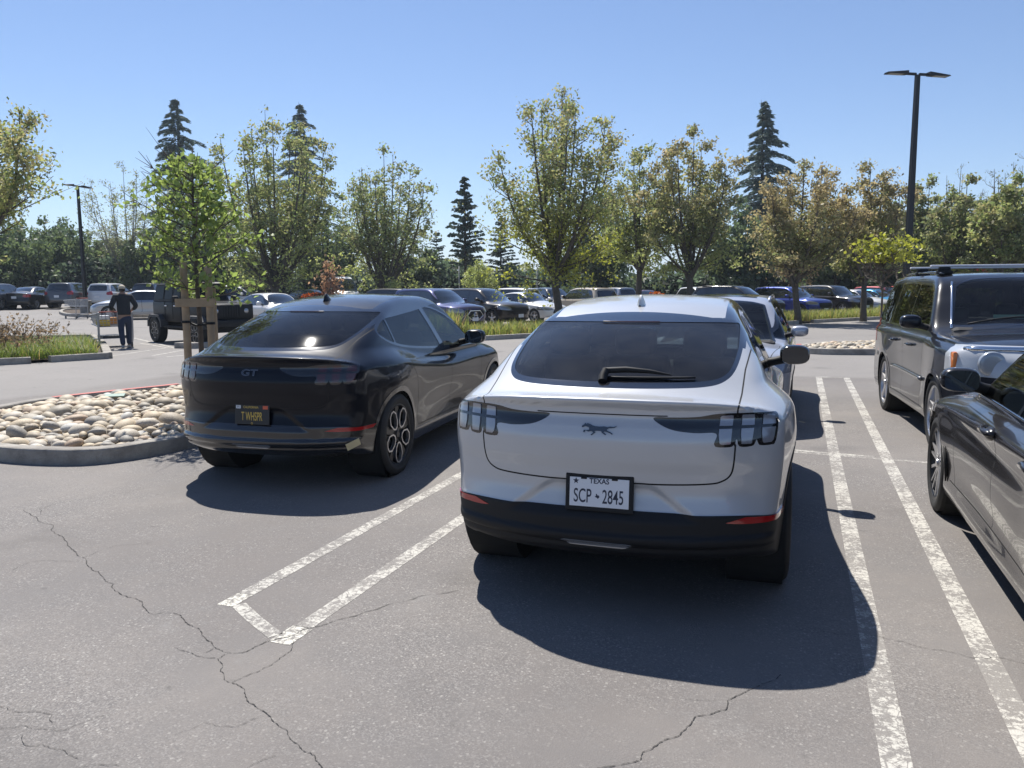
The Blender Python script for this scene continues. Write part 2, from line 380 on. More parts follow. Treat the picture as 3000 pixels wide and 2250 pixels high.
class Cut:
    def __init__(s, V, N, T): s.V, s.N, s.T = V, N, T; s.reg = np.zeros(len(T), int); s.names = ['body']
    def rid(s, n):
        if n not in s.names: s.names.append(n)
        return s.names.index(n)
    def where(s, name=None, n=None, box=None, xmax=None, zr=None):
        """mask of faces by centroid: n=(axis,sign,min) normal test; box=(y0,y1)"""
        c = s.V[s.T].mean(1); nn = s.N[s.T].mean(1); m = np.ones(len(s.T), bool)
        if n:
            for (a, sg, mn) in n: m &= (np.abs(nn[:, a]) > mn) if sg == 0 else (nn[:, a]*sg > mn)
        if box: m &= (c[:, 1] > box[0]) & (c[:, 1] < box[1])
        if xmax: m &= np.abs(c[:, 0]) < xmax
        if zr: m &= (c[:, 2] > zr[0]) & (c[:, 2] < zr[1])
        return m
    def carve(s, name, g, proj, n=None, box=None, only=None, xmax=None, zr=None):
        """faces where g<0 (g of projected coordinates) become region name; faces on the line are split"""
        rid = s.rid(name); m = s.where(n=n, box=box, xmax=xmax, zr=zr)
        if only is not None: m &= np.isin(s.reg, [s.rid(o) for o in only])
        gv = np.full(len(s.V), 1e3); used = np.unique(s.T[m]); gv[used] = g(PROJ[proj](s.V[used]) if isinstance(proj, str) else proj(s.V[used]))
        gv = np.where(np.abs(gv) < 1e-5, 1e-5, gv)
        T = s.T; sg = gv[T] < 0; cnt = sg.sum(1); mixed = m & (cnt > 0) & (cnt < 3); full = m & (cnt == 3)
        s.reg[full] = rid
        idx = np.where(mixed)[0]
        if len(idx) == 0: return
        newV = []; newN = []; ek = {}; base = len(s.V); nT = []; nR = []
        def ev(a, b):
            k = (a, b) if a < b else (b, a)
            if k not in ek:
                i, j = k; t = gv[i]/(gv[i]-gv[j]); ek[k] = base+len(newV)
                newV.append(s.V[i]+(s.V[j]-s.V[i])*t); q = s.N[i]+(s.N[j]-s.N[i])*t; newN.append(q/np.linalg.norm(q))
            return ek[k]
        for i in idx:
            t = T[i]; old = s.reg[i]; q = sg[i]
            one = True if cnt[i] == 1 else False
            k = int(np.where(q == one)[0][0]); a, b, c = int(t[k]), int(t[(k+1) % 3]), int(t[(k+2) % 3])
            ab, ac = ev(a, b), ev(a, c); ra, rb = (rid, old) if one else (old, rid)
            nT += [(a, ab, ac), (ab, b, c), (ab, c, ac)]; nR += [ra, rb, rb]
        keep = ~mixed
        s.T = np.concatenate([s.T[keep], np.array(nT)]); s.reg = np.concatenate([s.reg[keep], np.array(nR)])
        s.V = np.concatenate([s.V, np.array(newV)]); s.N = np.concatenate([s.N, np.array(newN)])
    def take(s, names, off=0., mirror=None, side=None, skirt=0.):
        ids = [s.rid(n) for n in names]; m = np.isin(s.reg, ids)
        if side: m &= (s.V[s.T].mean(1)[:, 0]*side > 0)
        T = s.T[m]; r = s.reg[m]
        u, inv = np.unique(T, return_inverse=True); T2 = inv.reshape(-1, 3); V = s.V[u]+s.N[u]*off; N = s.N[u]
        if skirt and len(T2):
            e = {}
            for t in T2:
                for i in range(3):
                    a, b = int(t[i]), int(t[(i+1) % 3])
                    if (b, a) in e: del e[(b, a)]
                    else: e[(a, b)] = 1
            n0 = len(V); V2 = []; N2 = []; T3 = []
            for (a, b) in e:
                k = n0+len(V2); d = V[b]-V[a]; nn = np.cross(d, N[a]); nn = nn/(np.linalg.norm(nn)+1e-9)
                V2 += [V[a], V[b], V[b]-N[b]*skirt, V[a]-N[a]*skirt]; N2 += [nn]*4; T3 += [(k, k+2, k+1), (k, k+3, k+2)]
            if V2: V = np.concatenate([V, V2]); N = np.concatenate([N, N2]); T2 = np.concatenate([T2, T3]); r = np.concatenate([r, np.zeros(len(T3), int)+r[0]])
        return V, N, T2, r
    def obj(s, name, regs, mats, parent, off=0., side=None, skirt=0.):
        V, N, T, r = s.take(regs, off, side=side, skirt=skirt)
        if len(T) == 0: return None
        if not isinstance(mats, (list, tuple)): mats = [mats]*len(regs)
        um = []; lut = {}
        for n, m in zip(regs, mats):
            if m not in um: um.append(m)
            lut[s.rid(n)] = um.index(m)
        return mesh_obj(name, V, T, um, parent, True, N, [lut[k] for k in r])
def rrect(x0, x1, z0, z1): return [(x0, z0), (x1, z0), (x1, z1), (x0, z1)]
def face2d(polys, fn, mat_, name, parent, thick=.002):
    """flat outlines (list of polygons with earcut triangulation) laid on a mapped surface fn(u,v)->point"""
    bm = bmesh.new()
    for poly in polys:
        vs = [bm.verts.new(fn(*p)) for p in poly]
        try: bm.faces.new(vs)
        except ValueError: pass
    bmesh.ops.triangulate(bm, faces=bm.faces[:], ngon_method='EAR_CLIP')
    me = bpy.data.meshes.new(name); bm.to_mesh(me); bm.free(); me.materials.append(mat_)
    o = bpy.data.objects.new(name, me); COL.objects.link(o)
    if parent: o.parent = parent
    if thick:
        pass
    return o
def text_mesh(name, txt, size, sx, mat_, parent, M, extrude=.001, off=0.):
    cu = bpy.data.curves.new(name, 'FONT'); cu.body = txt; cu.size = size; cu.align_x = 'CENTER'; cu.align_y = 'CENTER'; cu.extrude = extrude; cu.offset = off
    t = bpy.data.objects.new(name+'_t', cu); COL.objects.link(t)
    dg = bpy.context.evaluated_depsgraph_get(); me = bpy.data.meshes.new_from_object(t.evaluated_get(dg)); bpy.data.objects.remove(t)
    for v in me.vertices: v.co.x *= sx
    me.materials.clear(); me.materials.append(mat_); me.name = name
    o = bpy.data.objects.new(name, me); COL.objects.link(o); o.parent = parent; o.matrix_basis = M
    return o
def text_into(b, txt, size, sx, M, off=0.):
    """adds text faces to a collector b (flat), transformed by M; centred on its own bounds"""
    cu = bpy.data.curves.new('t', 'FONT'); cu.body = txt; cu.size = size; cu.offset = off; cu.align_x = 'CENTER'
    t = bpy.data.objects.new('t', cu); COL.objects.link(t)
    dg = bpy.context.evaluated_depsgraph_get(); me = bpy.data.meshes.new_from_object(t.evaluated_get(dg)); bpy.data.objects.remove(t)
    ys = [v.co.y for v in me.vertices]; xs = [v.co.x for v in me.vertices]; cy = (min(ys)+max(ys))/2; cx = (min(xs)+max(xs))/2
    b._add([M @ Vector(((v.co.x-cx)*sx, v.co.y-cy, 0)) for v in me.vertices], [tuple(p.vertices) for p in me.polygons])
    w_ = (max(xs)-min(xs))*sx; bpy.data.meshes.remove(me); bpy.data.curves.remove(cu)
    return w_
# ------------------------------------------------------------------ wheels
def wheel(parent, x, y, r, wd, side, style='five', small=False, name='wheel'):
    """tyre as a part, rim (and its bits) as its children; side=+1 outer face towards +x"""
    t = B(); h = wd/2; rr = r*(.755 if not small else .69)
    prof = [(rr-.02, -h*.75), (rr, -h*.88), (rr+.03, -h*.98), (r-.05, -h), (r-.015, -h*.93), (r, -h*.78), (r, -h*.3), (r-.006, -h*.28), (r-.006, -h*.22), (r, -h*.2), (r, h*.2), (r-.006, h*.22), (r-.006, h*.28), (r, h*.3), (r, h*.78), (r-.015, h*.93), (r-.05, h), (rr+.03, h*.98), (rr, h*.88), (rr-.02, h*.75)]
    t.lathe(prof, axis='x', n=48 if not small else 24)
    o = t.build(name, M_tyre, parent, auto=40); o.location = (x, y, r)
    key = ('rim', round(r, 3), style, side)
    if key in RIMS:
        for (nm, me) in RIMS[key]:
            q = bpy.data.objects.new(nm, me); COL.objects.link(q); q.parent = o
        return o
    made = []
    b = B(); f = h*.82*side
    b.m = 0
    b.lathe([(rr+.002, f+.006*side), (rr-.012, f+.008*side), (rr-.022, f), (rr-.03, f-.03*side), (rr-.03, -h*.8*side)], axis='x', n=40)
    b.m = 1
    b.lathe([(0.0, f-.10*side), (.16, f-.10*side), (.165, f-.12*side)], axis='x', n=24)      # brake disc
    b.m = 2
    b.lathe([(.0, f-.14*side), (rr-.03, f-.14*side)], axis='x', n=24)
    b.m = 3
    b.lathe([(0, f+.004*side), (.03, f+.004*side), (.034, f-.004*side), (.07, f-.012*side), (.075, f-.05*side)], axis='x', n=20)
    def spoke(a, r0, r1, w0, w1, d0, d1, dep=.03, m=0):
        b.m = m; ca, sa = math.cos(a), math.sin(a)
        def pt(rad, tw, dx): return ((f+dx*side), rad*ca-tw*sa, rad*sa+tw*ca)
        p = [pt(r0, -w0, d0-dep), pt(r1, -w1, d1-dep), pt(r1, w1, d1-dep), pt(r0, w0, d0-dep), pt(r0, -w0*.8, d0), pt(r1, -w1*.8, d1), pt(r1, w1*.8, d1), pt(r0, w0*.8, d0)]
        b.hull8(p)
    mats = [M_alloy, M_disc, M_under, M_alloy]
    if style == 'hex':       # dark five-petal rim with bright hexagon outlines
        mats = [M_alloyd, M_disc, M_under, M_alloyd, M_alloy]
        for k in range(5):
            a = R_(90+36+72*k)
            spoke(a+R_(36), .05, rr-.02, .030, .045, -.012, -.004, .03, 0)
            # petal outline
            hx = [(.070, -.020), (.105, -.056), (.185, -.078), (rr-.030, -.050), (rr-.014, 0), (rr-.030, .050), (.185, .078), (.105, .056), (.070, .020)]
            ca, sa = math.cos(a), math.sin(a); b.m = 4
            pts = [(f+.010*side, q[0]*ca-q[1]*sa, q[0]*sa+q[1]*ca) for q in hx]
            n = len(pts); c = Vector(((f+.010*side), .16*ca, .16*sa)); vs = []
            for q in pts:
                q = Vector(q); i = q+(c-q).normalized()*.015; vs += [q, i, i-Vector((.03*side, 0, 0))]
            fs = []
            for i in range(n):
                j = (i+1) % n; fs += [(3*i, 3*j, 3*j+1, 3*i+1), (3*i+1, 3*j+1, 3*j+2, 3*i+2)]
            b._add(vs, fs); b.m = 0
            for q in (-1, 1):  # black web between petals
                pass
    elif style == 'vee':     # ten thin twin spokes, bright faces
        mats = [M_alloyd, M_disc, M_under, M_alloy]
        for k in range(5):
            a = R_(90+72*k)
            for q in (-1, 1):
                spoke(a+q*R_(9), .05, rr-.02, .012, .010, -.01, .003, .03, 3)
                b.m = 0
            spoke(a+R_(36), .05, rr-.02, .012, .016, -.014, 0, .03, 3)
    elif style == 'five':
        for k in range(5): spoke(R_(90+72*k), .04, rr-.015, .035, .04, -.012, .0, .035, 0)
    elif style == 'ten':
        for k in range(10): spoke(R_(36*k), .05, rr-.015, .014, .02, -.012, .0, .03, 0)
    o2 = b.build('rim', mats, o, auto=35)
    bmx = bmesh.new(); bmx.from_mesh(o2.data); bmesh.ops.recalc_face_normals(bmx, faces=bmx.faces[:]); bmx.to_mesh(o2.data); bmx.free()
    RIMS[key] = [('rim', o2.data)]
    return o
RIMS = {}
# ------------------------------------------------------------------ the two coupe crossovers in front
HSP = dict(L=4.71, H=1.61, belt=1.0, tumble=.40, gcurve=.16, gw=.915, zlo=.5, lo=.45, sh=7., ks=.07, kt=.06, klip=.03, kf=.10, zbot=.22,
  top=[(-.2, 1.10), (.0, 1.118), (.12, 1.13), (.22, 1.163), (.5, 1.292), (.8, 1.402), (1.0, 1.462), (1.2, 1.515), (1.6, 1.578), (2.05, 1.607), (2.4, 1.604), (2.75, 1.572), (3.0, 1.50), (3.3, 1.33), (3.62, 1.145), (3.8, 1.075), (4.1, 1.02), (4.4, .94), (4.58, .84), (4.7, .70), (4.8, .6)],
  rear=[(.1, .6), (.22, .38), (.3, .13), (.355, .05), (.375, .048), (.40, .012), (.425, .006), (.45, .028), (.535, .026), (.56, .035), (.66, .058), (.74, .05), (.82, .03), (.90, .022), (.97, .036), (1.03, .055), (1.06, .055), (1.09, .03), (1.12, .012), (1.2, .03)],
  front=[(.2, 4.56), (.32, 4.67), (.45, 4.71), (.6, 4.70), (.75, 4.68), (.9, 4.6), (1.2, 4.3)],
  wid=[(-.1, .80), (.3, .862), (.9, .930), (1.5, .915), (2.3, .905), (3.2, .915), (3.88, .93), (4.3, .905), (4.8, .85)],
  shoulder=[(-.1, .98), (.5, .99), (.95, .98), (1.6, .90), (2.5, .83), (3.3, .84), (3.9, .84), (4.5, .70)],
  crown=[(0, .02), (.3, .06), (1, .095), (2, .07), (2.8, .07), (3.6, .05), (4.4, .06)], bow=[(0, -.1), (.3, -.28), (1.0, -.32), (1.6, 0), (2.4, .1), (3.0, .38), (3.6, .45), (4.0, .2), (4.7, .0)],
  rplan=(.30, 2.8), fplan=(.50, 2.8),
  bumps=[(.92, .86, .55, .13, .022), (2.3, .50, .75, .14, -.032), (2.4, .33, .9, .05, .01), (3.9, .80, .45, .15, .012), (-.05, .38, .55, .26, -.03)],
  rbumps=[(.80, .70, .14, .12, -.012)], recess=(.685, .50, .25, 1.35, .024),
  zgrid=list(np.linspace(0, .56, 58))+list(np.linspace(.565, .73, 22))+list(np.linspace(.75, 1, 12)))
def ellipse_pts(cx, cz, r, n=48): return [(cx+r*math.cos(2*math.pi*k/n), cz+r*math.sin(2*math.pi*k/n)) for k in range(n)]
hb = Body(HSP)
hv, hn, ht = hb.shell(dy=.032, nx=104)
hc = Cut(hv, hn, ht)
AX = [(0, 0, .35)]
WH1, WH2, WR = (.90, .365), (3.88, .365), .365
def circ(c, r): return lambda q: np.hypot(q[:, 0]-c[0], q[:, 1]-c[1])-r
SIDE = [(0, 0, .45)]; REAR = [(1, -1, .12)]; FRONT = [(1, 1, .12)]
# lower cladding
zc = pch([0, .3, .5, .62, .75, .86, .95], [.558, .556, .55, .548, .542, .528, .50])
hc.carve('cladding', lambda q: q[:, 1]-zc(q[:, 0]), 'aend', box=(-.3, .62))
hc.carve('cladding', lambda q: q[:, 1]-.345, 'side', n=[(0, 0, .3)], box=(.62, 4.3))
hc.carve('cladding', lambda q: q[:, 1]-.40, 'side', box=(4.2, 5))
for c in (WH1, WH2): hc.carve('cladding', circ(c, .435), 'side', n=[(0, 0, .3)])
# side glass (trim band, then panes)
DLO = crom([(.93, 1.275), (1.08, 1.345), (1.3, 1.405), (1.6, 1.452), (2.0, 1.472), (2.35, 1.462), (2.65, 1.415), (2.95, 1.305), (3.2, 1.17), (3.38, 1.055), (3.28, 1.035), (2.35, 1.055), (1.6, 1.105), (1.18, 1.165), (.99, 1.225)], 5)
dl = psd(DLO)
hc.carve('window_trim', lambda q: dl(q)-.022, 'side', n=[(0, 0, .25)], box=(.7, 3.7))
pl = [lambda q: np.maximum(dl(q), q[:, 0]-1.19), lambda q: np.maximum(np.maximum(dl(q), 1.215-q[:, 0]), q[:, 0]-(2.32-(q[:, 1]-1.05)*.35)), lambda q: np.maximum(dl(q), (2.43-(q[:, 1]-1.05)*.35)-q[:, 0])]
for i, nm in enumerate(['quarter_pane', 'rear_pane', 'front_pane']): hc.carve(nm, pl[i], 'side', n=[(0, 0, .25)], box=(.7, 3.7), only=['window_trim'])
# rear glass, spoiler band and black roof sides
RG = crom([(0, 1.163), (.30, 1.164), (.48, 1.167), (.565, 1.183), (.612, 1.225), (.637, 1.31), (.637, 1.39), (.63, 1.435), (.605, 1.455), (.3, 1.465), (0, 1.468)], 5, closed=False)
RG = np.concatenate([RG, [(-.02, 1.466), (-.02, 1.163)]])
rg = psd(RG)
TOPN = [(2, 1, .1)]
hc.carve('spoiler', lambda q: np.maximum(-(q[:, 1]-(.88+.0*q[:, 0])), np.maximum(q[:, 1]-(1.17+.06*(q[:, 0]/.6)**2), q[:, 0]-.665)), 'atop', n=[(2, 1, .3)], box=(.7, 1.5))
hc.carve('roof_side', lambda q: np.maximum(np.abs(q[:, 0]-(.600-.028*np.maximum(0, q[:, 1]-1.2)))-(.07-.022*(q[:, 1]-1.1)), np.maximum(1.10-q[:, 1], q[:, 1]-3.05)), 'atop', n=[(2, 1, .3)], box=(1.0, 3.1))
hc.carve('glass_border', lambda q: rg(q)-.012, 'aend', n=[(1, -1, .05)], box=(.08, 1.25))
hc.carve('rear_glass', lambda q: rg(q)+.012, 'aend', n=[(1, -1, .05)], box=(.08, 1.25))
# windscreen
WS = [(0, 2.86), (.50, 2.90), (.58, 2.98), (.68, 3.42), (.66, 3.50), (.4, 3.60), (0, 3.64), (-.05, 3.64), (-.05, 2.86)]
ws = psd(WS)
hc.carve('glass_border', lambda q: ws(q)-.03, 'atop', n=[(2, 1, .3)], box=(2.6, 3.9))
hc.carve('windscreen', ws, 'atop', n=[(2, 1, .3)], box=(2.6, 3.9))
# tail lamps
WING = crom([(.262, 1.030), (.36, 1.032), (.47, 1.036), (.56, 1.050), (.66, 1.052), (.78, 1.050), (.835, 1.040), (.842, .99), (.832, .905), (.815, .893), (.765, .893), (.75, .905), (.745, .935), (.735, .905), (.72, .892), (.665, .893), (.652, .93), (.64, .905), (.625, .892), (.562, .893), (.548, .91), (.556, .958), (.46, .960), (.36, .972), (.29, 1.0)], 4)
wg_ = psd(WING)
hc.carve('lamp_housing', wg_, 'aend', n=REAR, box=(-.1, .7))
BARS = [[(.572, 1.040), (.632, 1.043), (.628, .995), (.622, .905), (.572, .905), (.566, .95)], [(.672, 1.043), (.728, 1.043), (.728, .99), (.718, .905), (.672, .905), (.668, .95)], [(.770, 1.042), (.822, 1.036), (.828, .99), (.818, .907), (.772, .905), (.764, .95)]]
for i, b_ in enumerate(BARS):
    ff_ = psd(b_)
    hc.carve('bar%d' % i, ff_, 'aend', n=REAR, box=(-.1, .7))
    hc.carve('bar%du' % i, lambda q: .992-q[:, 1], 'aend', only=['bar%d' % i]); hc.carve('lamp_housing', lambda q: .978-q[:, 1], 'aend', only=['bar%d' % i])
# reflectors, reversing lamp, seams
RF = [(.60, .512), (.70, .505), (.875, .503), (.885, .530), (.70, .538)]
rf = psd(RF); hc.carve('reflector', rf, 'aend', n=REAR, box=(-.1, .7))
RV = [(-.19, .395), (-.15, .365), (.13, .362), (.175, .392), (.15, .398), (-.19, .402)]
rv = psd(RV); hc.carve('reverse_lens', rv, 'end', n=REAR, box=(-.1, .7))
GATE = [(.642, 1.06), (.646, .90), (.64, .80), (.625, .745), (.585, .715), (.52, .703), (.3, .697), (0, .695)]
SEAMS = ['seam']
def seam(poly, w, proj, n, box, only=['body'], cut=None, xmax=None, zr=None):
    cut = cut or hc; g = psd(poly); nm = 'seam%d' % len(SEAMS); SEAMS.append(nm)
    cut.carve(nm, lambda q: g(q)-w, proj, n=n, box=box, only=only, xmax=xmax, zr=zr)
    cut.carve(only[0], lambda q: g(q)+w, proj, n=n, box=box, only=[nm], xmax=xmax, zr=zr)
GP = [tuple(p) for p in crom(GATE[1:], 4, closed=False)]
seam([(.642, 1.4), (.642, .90)]+GP+[(-.2, .695), (-.2, 1.4)], .0042, 'aend', REAR, (-.1, .46), zr=(.2, 1.0))
seam([(-.2, .5), (-.2, 1.038), (.3, 1.038), (.45, 1.04), (2, 1.04), (2, .5)], .003, 'aend', REAR, (-.1, .35), xmax=.33)
seam([(-.2, 1.0), (.650, 1.0), (.652, 1.07), (.664, 1.12), (.672, 1.22), (.700, 1.33), (.702, 1.42), (.68, 1.6), (-.2, 1.6)], .004, 'aend', [(1, -1, .03)], (.0, 1.3), zr=(1.045, 1.6))
seam([tuple(p) for p in crom([(2.38, 1.2), (2.38, 1.04), (2.40, .8), (2.38, .5), (2.34, .33)], 5, closed=False)]+[(5, .33), (5, 1.2)], .004, 'side', [(0, 0, .4)], (1.5, 4.0), ['body'])
seam([tuple(p) for p in crom([(1.20, 1.3), (1.24, 1.12), (1.26, .95), (1.36, .82), (1.40, .6), (1.37, .47), (1.40, .37)], 5, closed=False)]+[(3.35, .37), (3.37, .5), (3.40, .8), (3.42, 1.3)], .004, 'side', [(0, 0, .4)], (1.0, 4.0), ['body'])
fg = psd([(0, .50), (.52, .50), (.58, .56), (.60, .72), (.50, .78), (0, .80), (-.05, .8), (-.05, .5)])
hc.carve('nose_panel', fg, 'aend', n=FRONT, box=(4.0, 4.9))
fh = psd([(.56, .80), (.66, .74), (.84, .72), (.90, .78), (.86, .84), (.7, .86)])
hc.carve('headlight', fh, 'aend', box=(3.9, 4.9))
# charge / arch holes
for c in (WH1, WH2): hc.carve('hole', circ(c, .39), 'side', n=[(0, 0, .3)])
hc.carve('hole', lambda q: q[:, 1]-.235, 'end')
PAINTED = ['body', 'seam']
def rear_frame(body, x, z, off=.0):
    """matrix whose XY plane lies on the rear face at (x,z), seen from behind: local x to the right, y up"""
    y = body.ysurf(x, z); n = body.normal(np.array([[x, y, z]]))[0]; nz_ = Vector(n); right = Vector((1, 0, 0)); right = (right-nz_*right.dot(nz_)).normalized(); up = nz_.cross(right)
    p = Vector((x, y, z))+nz_*off
    return Matrix(((right.x, up.x, nz_.x, p.x), (right.y, up.y, nz_.y, p.y), (right.z, up.z, nz_.z, p.z), (0, 0, 0, 1)))
def door_mirror(parent, x, y, z, side, mbody, mglass=M_mirror, sz=(.105, .085, .075), facing=-1, arm=True):
    """housing is a blunt pod; the glass faces the rear of the car (facing=-1)"""
    b = B(); b.ell((side*x, y, z), sz, 20, .72)
    b.m = 1
    if arm: b.tube([(side*(x-sz[0]*.6), y+.0, z-sz[2]*.45), (side*(x-sz[0]-.03), y+.03, z-sz[2]*.75), (side*(x-sz[0]-.08), y+.04, z-sz[2]*.9)], [.036, .034, .036], 10)
    o = b.build('door_mirror', [mbody, M_plastic], parent, auto=50)
    g = B(); pts = []
    for k in range(28):
        a = 2*math.pi*k/28; pts.append((math.copysign(abs(math.cos(a))**.6, math.cos(a))*sz[0]*.86, math.copysign(abs(math.sin(a))**.6, math.sin(a))*sz[2]*.84))
    g.prism([(side*x+p[0], z+p[1]) for p in pts], y+facing*(sz[1]*1.0), y+facing*(sz[1]*.8), 'y')
    g.build('mirror_glass', mglass, o)
    return o
def seat_row(parent, y, zs, xs, wd, col, hr=True, hh=.62):
    for x in xs:
        b = B(); b.box((x, y+.22, zs), (wd, .5, .16), .05)
        b.box((x, y-.08, zs+.33), (wd, .15, hh), .05, Matrix.Rotation(-.18, 3, 'X'))
        if hr: b.box((x, y-.17, zs+.33+hh/2+.09), (.26, .1, .17), .045)
        b.build('seat', col, parent, auto=50)
def cabin(parent, y0, y1, hw, zf, dash_y, zdash, wheel_x, rows, seatm=M_seat, hh=.60):
    b = B(); b.box((0, (y0+y1)/2, zf), (hw*2, y1-y0, .06)); b.box((0, dash_y, zdash-.16), (hw*2, .42, .3), .08)
    b.build('cabin_floor', M_inter, parent)
    for (y, zs, xs, wd) in rows: seat_row(parent, y, zs, xs, wd, seatm, hh=hh)
    s = B(); ring = [(wheel_x+.18*math.cos(a), dash_y-.30-.07*math.sin(a), zdash-.05+.17*math.sin(a)) for a in np.linspace(0, 2*math.pi, 25)]
    s.tube(ring, .016, 8, cap=False); s.tube([(wheel_x, dash_y-.28, zdash-.06), (wheel_x, dash_y-.1, zdash-.12)], .03); s.build('steering_wheel', M_inter, parent, True)
def liner(cut, regs, parent, zmin=.5):
    V, N, T, r = cut.take(regs, -.03); c = V[T].mean(1); T = T[c[:, 2] > zmin][:, ::-1]
    return mesh_obj('cabin_lining', V, T, M_inter, parent, True, -N)
def pony(M, s, mm, parent):
    # running horse, head to the left, tail streaming to the right
    P = [(-1.0, .10), (-.98, .20), (-.88, .28), (-.80, .40), (-.76, .33), (-.66, .38), (-.52, .34), (-.38, .24), (-.22, .20), (.05, .18), (.28, .21), (.46, .17), (.62, .22), (.80, .20), (1.0, .28), (.88, .14), (.70, .10), (.54, .08), (.44, .0), (.46, -.10), (.62, -.16), (.78, -.30), (.74, -.36), (.64, -.28), (.46, -.20), (.30, -.16), (.26, -.22), (.42, -.36), (.36, -.42), (.16, -.26), (.12, -.14), (-.10, -.13), (-.26, -.15), (-.20, -.26), (-.30, -.36), (-.40, -.48), (-.47, -.43), (-.36, -.31), (-.34, -.24), (-.44, -.17), (-.62, -.22), (-.76, -.14), (-.82, -.20), (-.80, -.28), (-.90, -.26), (-.88, -.10), (-.70, -.11), (-.56, -.06), (-.58, .08), (-.70, .14), (-.80, .16), (-.92, .08)]
    fn = lambda u, v, h=0: M @ Vector((u*s, v*s, h))
    o = face2d([P], lambda u, v: fn(u, v, .004), mm, 'emblem', parent)
    bm = bmesh.new(); bm.from_mesh(o.data)
    r = bmesh.ops.extrude_face_region(bm, geom=bm.faces[:]); nrm = (M.to_3x3() @ Vector((0, 0, 1)))
    bmesh.ops.translate(bm, verts=[e for e in r['geom'] if isinstance(e, bmesh.types.BMVert)], vec=-nrm*.005)
    bmesh.ops.recalc_face_normals(bm, faces=bm.faces[:]); bm.to_mesh(o.data); bm.free()
    return o
M_pwhite = mat('plate_white', (.72, .73, .75), .35); M_pnavy = mat('plate_navy', (.02, .025, .05), .5)
M_pblack = mat('plate_black', (.012, .012, .015), .35); M_pyel = mat('plate_yellow', (.62, .42, .07), .5); M_porange = mat('sticker_red', (.65, .12, .05), .5)
def star(cx, cy, r, r2=.42): return [(cx+(r if k % 2 == 0 else r*r2)*math.sin(math.pi*k/5), cy+(r if k % 2 == 0 else r*r2)*math.cos(math.pi*k/5)) for k in range(10)]
def plate_white(M, parent):
    """white plate in a black frame"""
    b = B(); b.X = M; b.box((0, -.002, .006), (.345, .188, .012), .006); f = b.build('licence_plate', M_plastic, parent)
    p = B(); p.X = M; p.box((0, .0, .0135), (.300, .145, .004), .001); q = p.build('plate_face', M_pwhite, f)
    t = B(); z = .0162
    text_into(t, 'TEXAS', .036, .95, M @ Matrix.Translation((0, .058, z)), .0009)
    text_into(t, 'SCP', .098, .56, M @ Matrix.Translation((-.083, -.018, z)), .0008)
    text_into(t, '2845', .098, .56, M @ Matrix.Translation((.070, -.018, z)), .0008)
    t.X = M
    st = star(-.118, .054, .017); t._add([(x, y, z) for x, y in st], [(9, 0, 1), (1, 2, 3), (3, 4, 5), (5, 6, 7), (7, 8, 9), (1, 3, 5, 7, 9)])
    tx = [(-.006, .012), (.0, .012), (.0, .006), (.010, .004), (.012, -.004), (.004, -.013), (-.001, -.007), (-.006, -.006), (-.012, 0), (-.006, .001)]
    tx = [(x-.009, y-.018) for x, y in tx]; t._add([(x, y, z) for x, y in tx], [tuple(range(10))[::-1]])
    t.build('plate_lettering', M_pnavy, q)
    for x in (-.078, .078):
        n = B(); n.X = M; n.box((x, .071, .0165), (.03, .012, .006), .002); n.build('frame_tab', M_plastic, f)
    return f
def plate_black(M, parent, txt='T WHSPR'):
    b = B(); b.X = M; b.box((0, 0, .004), (.318, .162, .008), .003); f = b.build('licence_plate', M_pblack, parent)
    t = B(); z = .0085
    text_into(t, txt, .098, .47, M @ Matrix.Translation((-.002, -.014, z)), .001); text_into(t, 'CALIFORNIA', .026, .95, M @ Matrix.Translation((-.012, .060, z)), .0003)
    t.X = M; t.lathe([(.006, z), (.009, z)], (0, -.072, 0), 'z', 16)
    t.build('plate_lettering', M_pyel, f)
    s = B(); s.X = M; s.box((-.128, .060, .009), (.042, .026, .001)); a = s.build('month_sticker', M_pwhite, f)
    u = B(); text_into(u, 'JUL', .022, .8, M @ Matrix.Translation((-.128, .060, .0098)), .0005); u.build('sticker_lettering', M_pnavy, a)
    s = B(); s.X = M; s.box((.122, .060, .009), (.046, .028, .001)); s.build('year_sticker', M_porange, f)
    return f
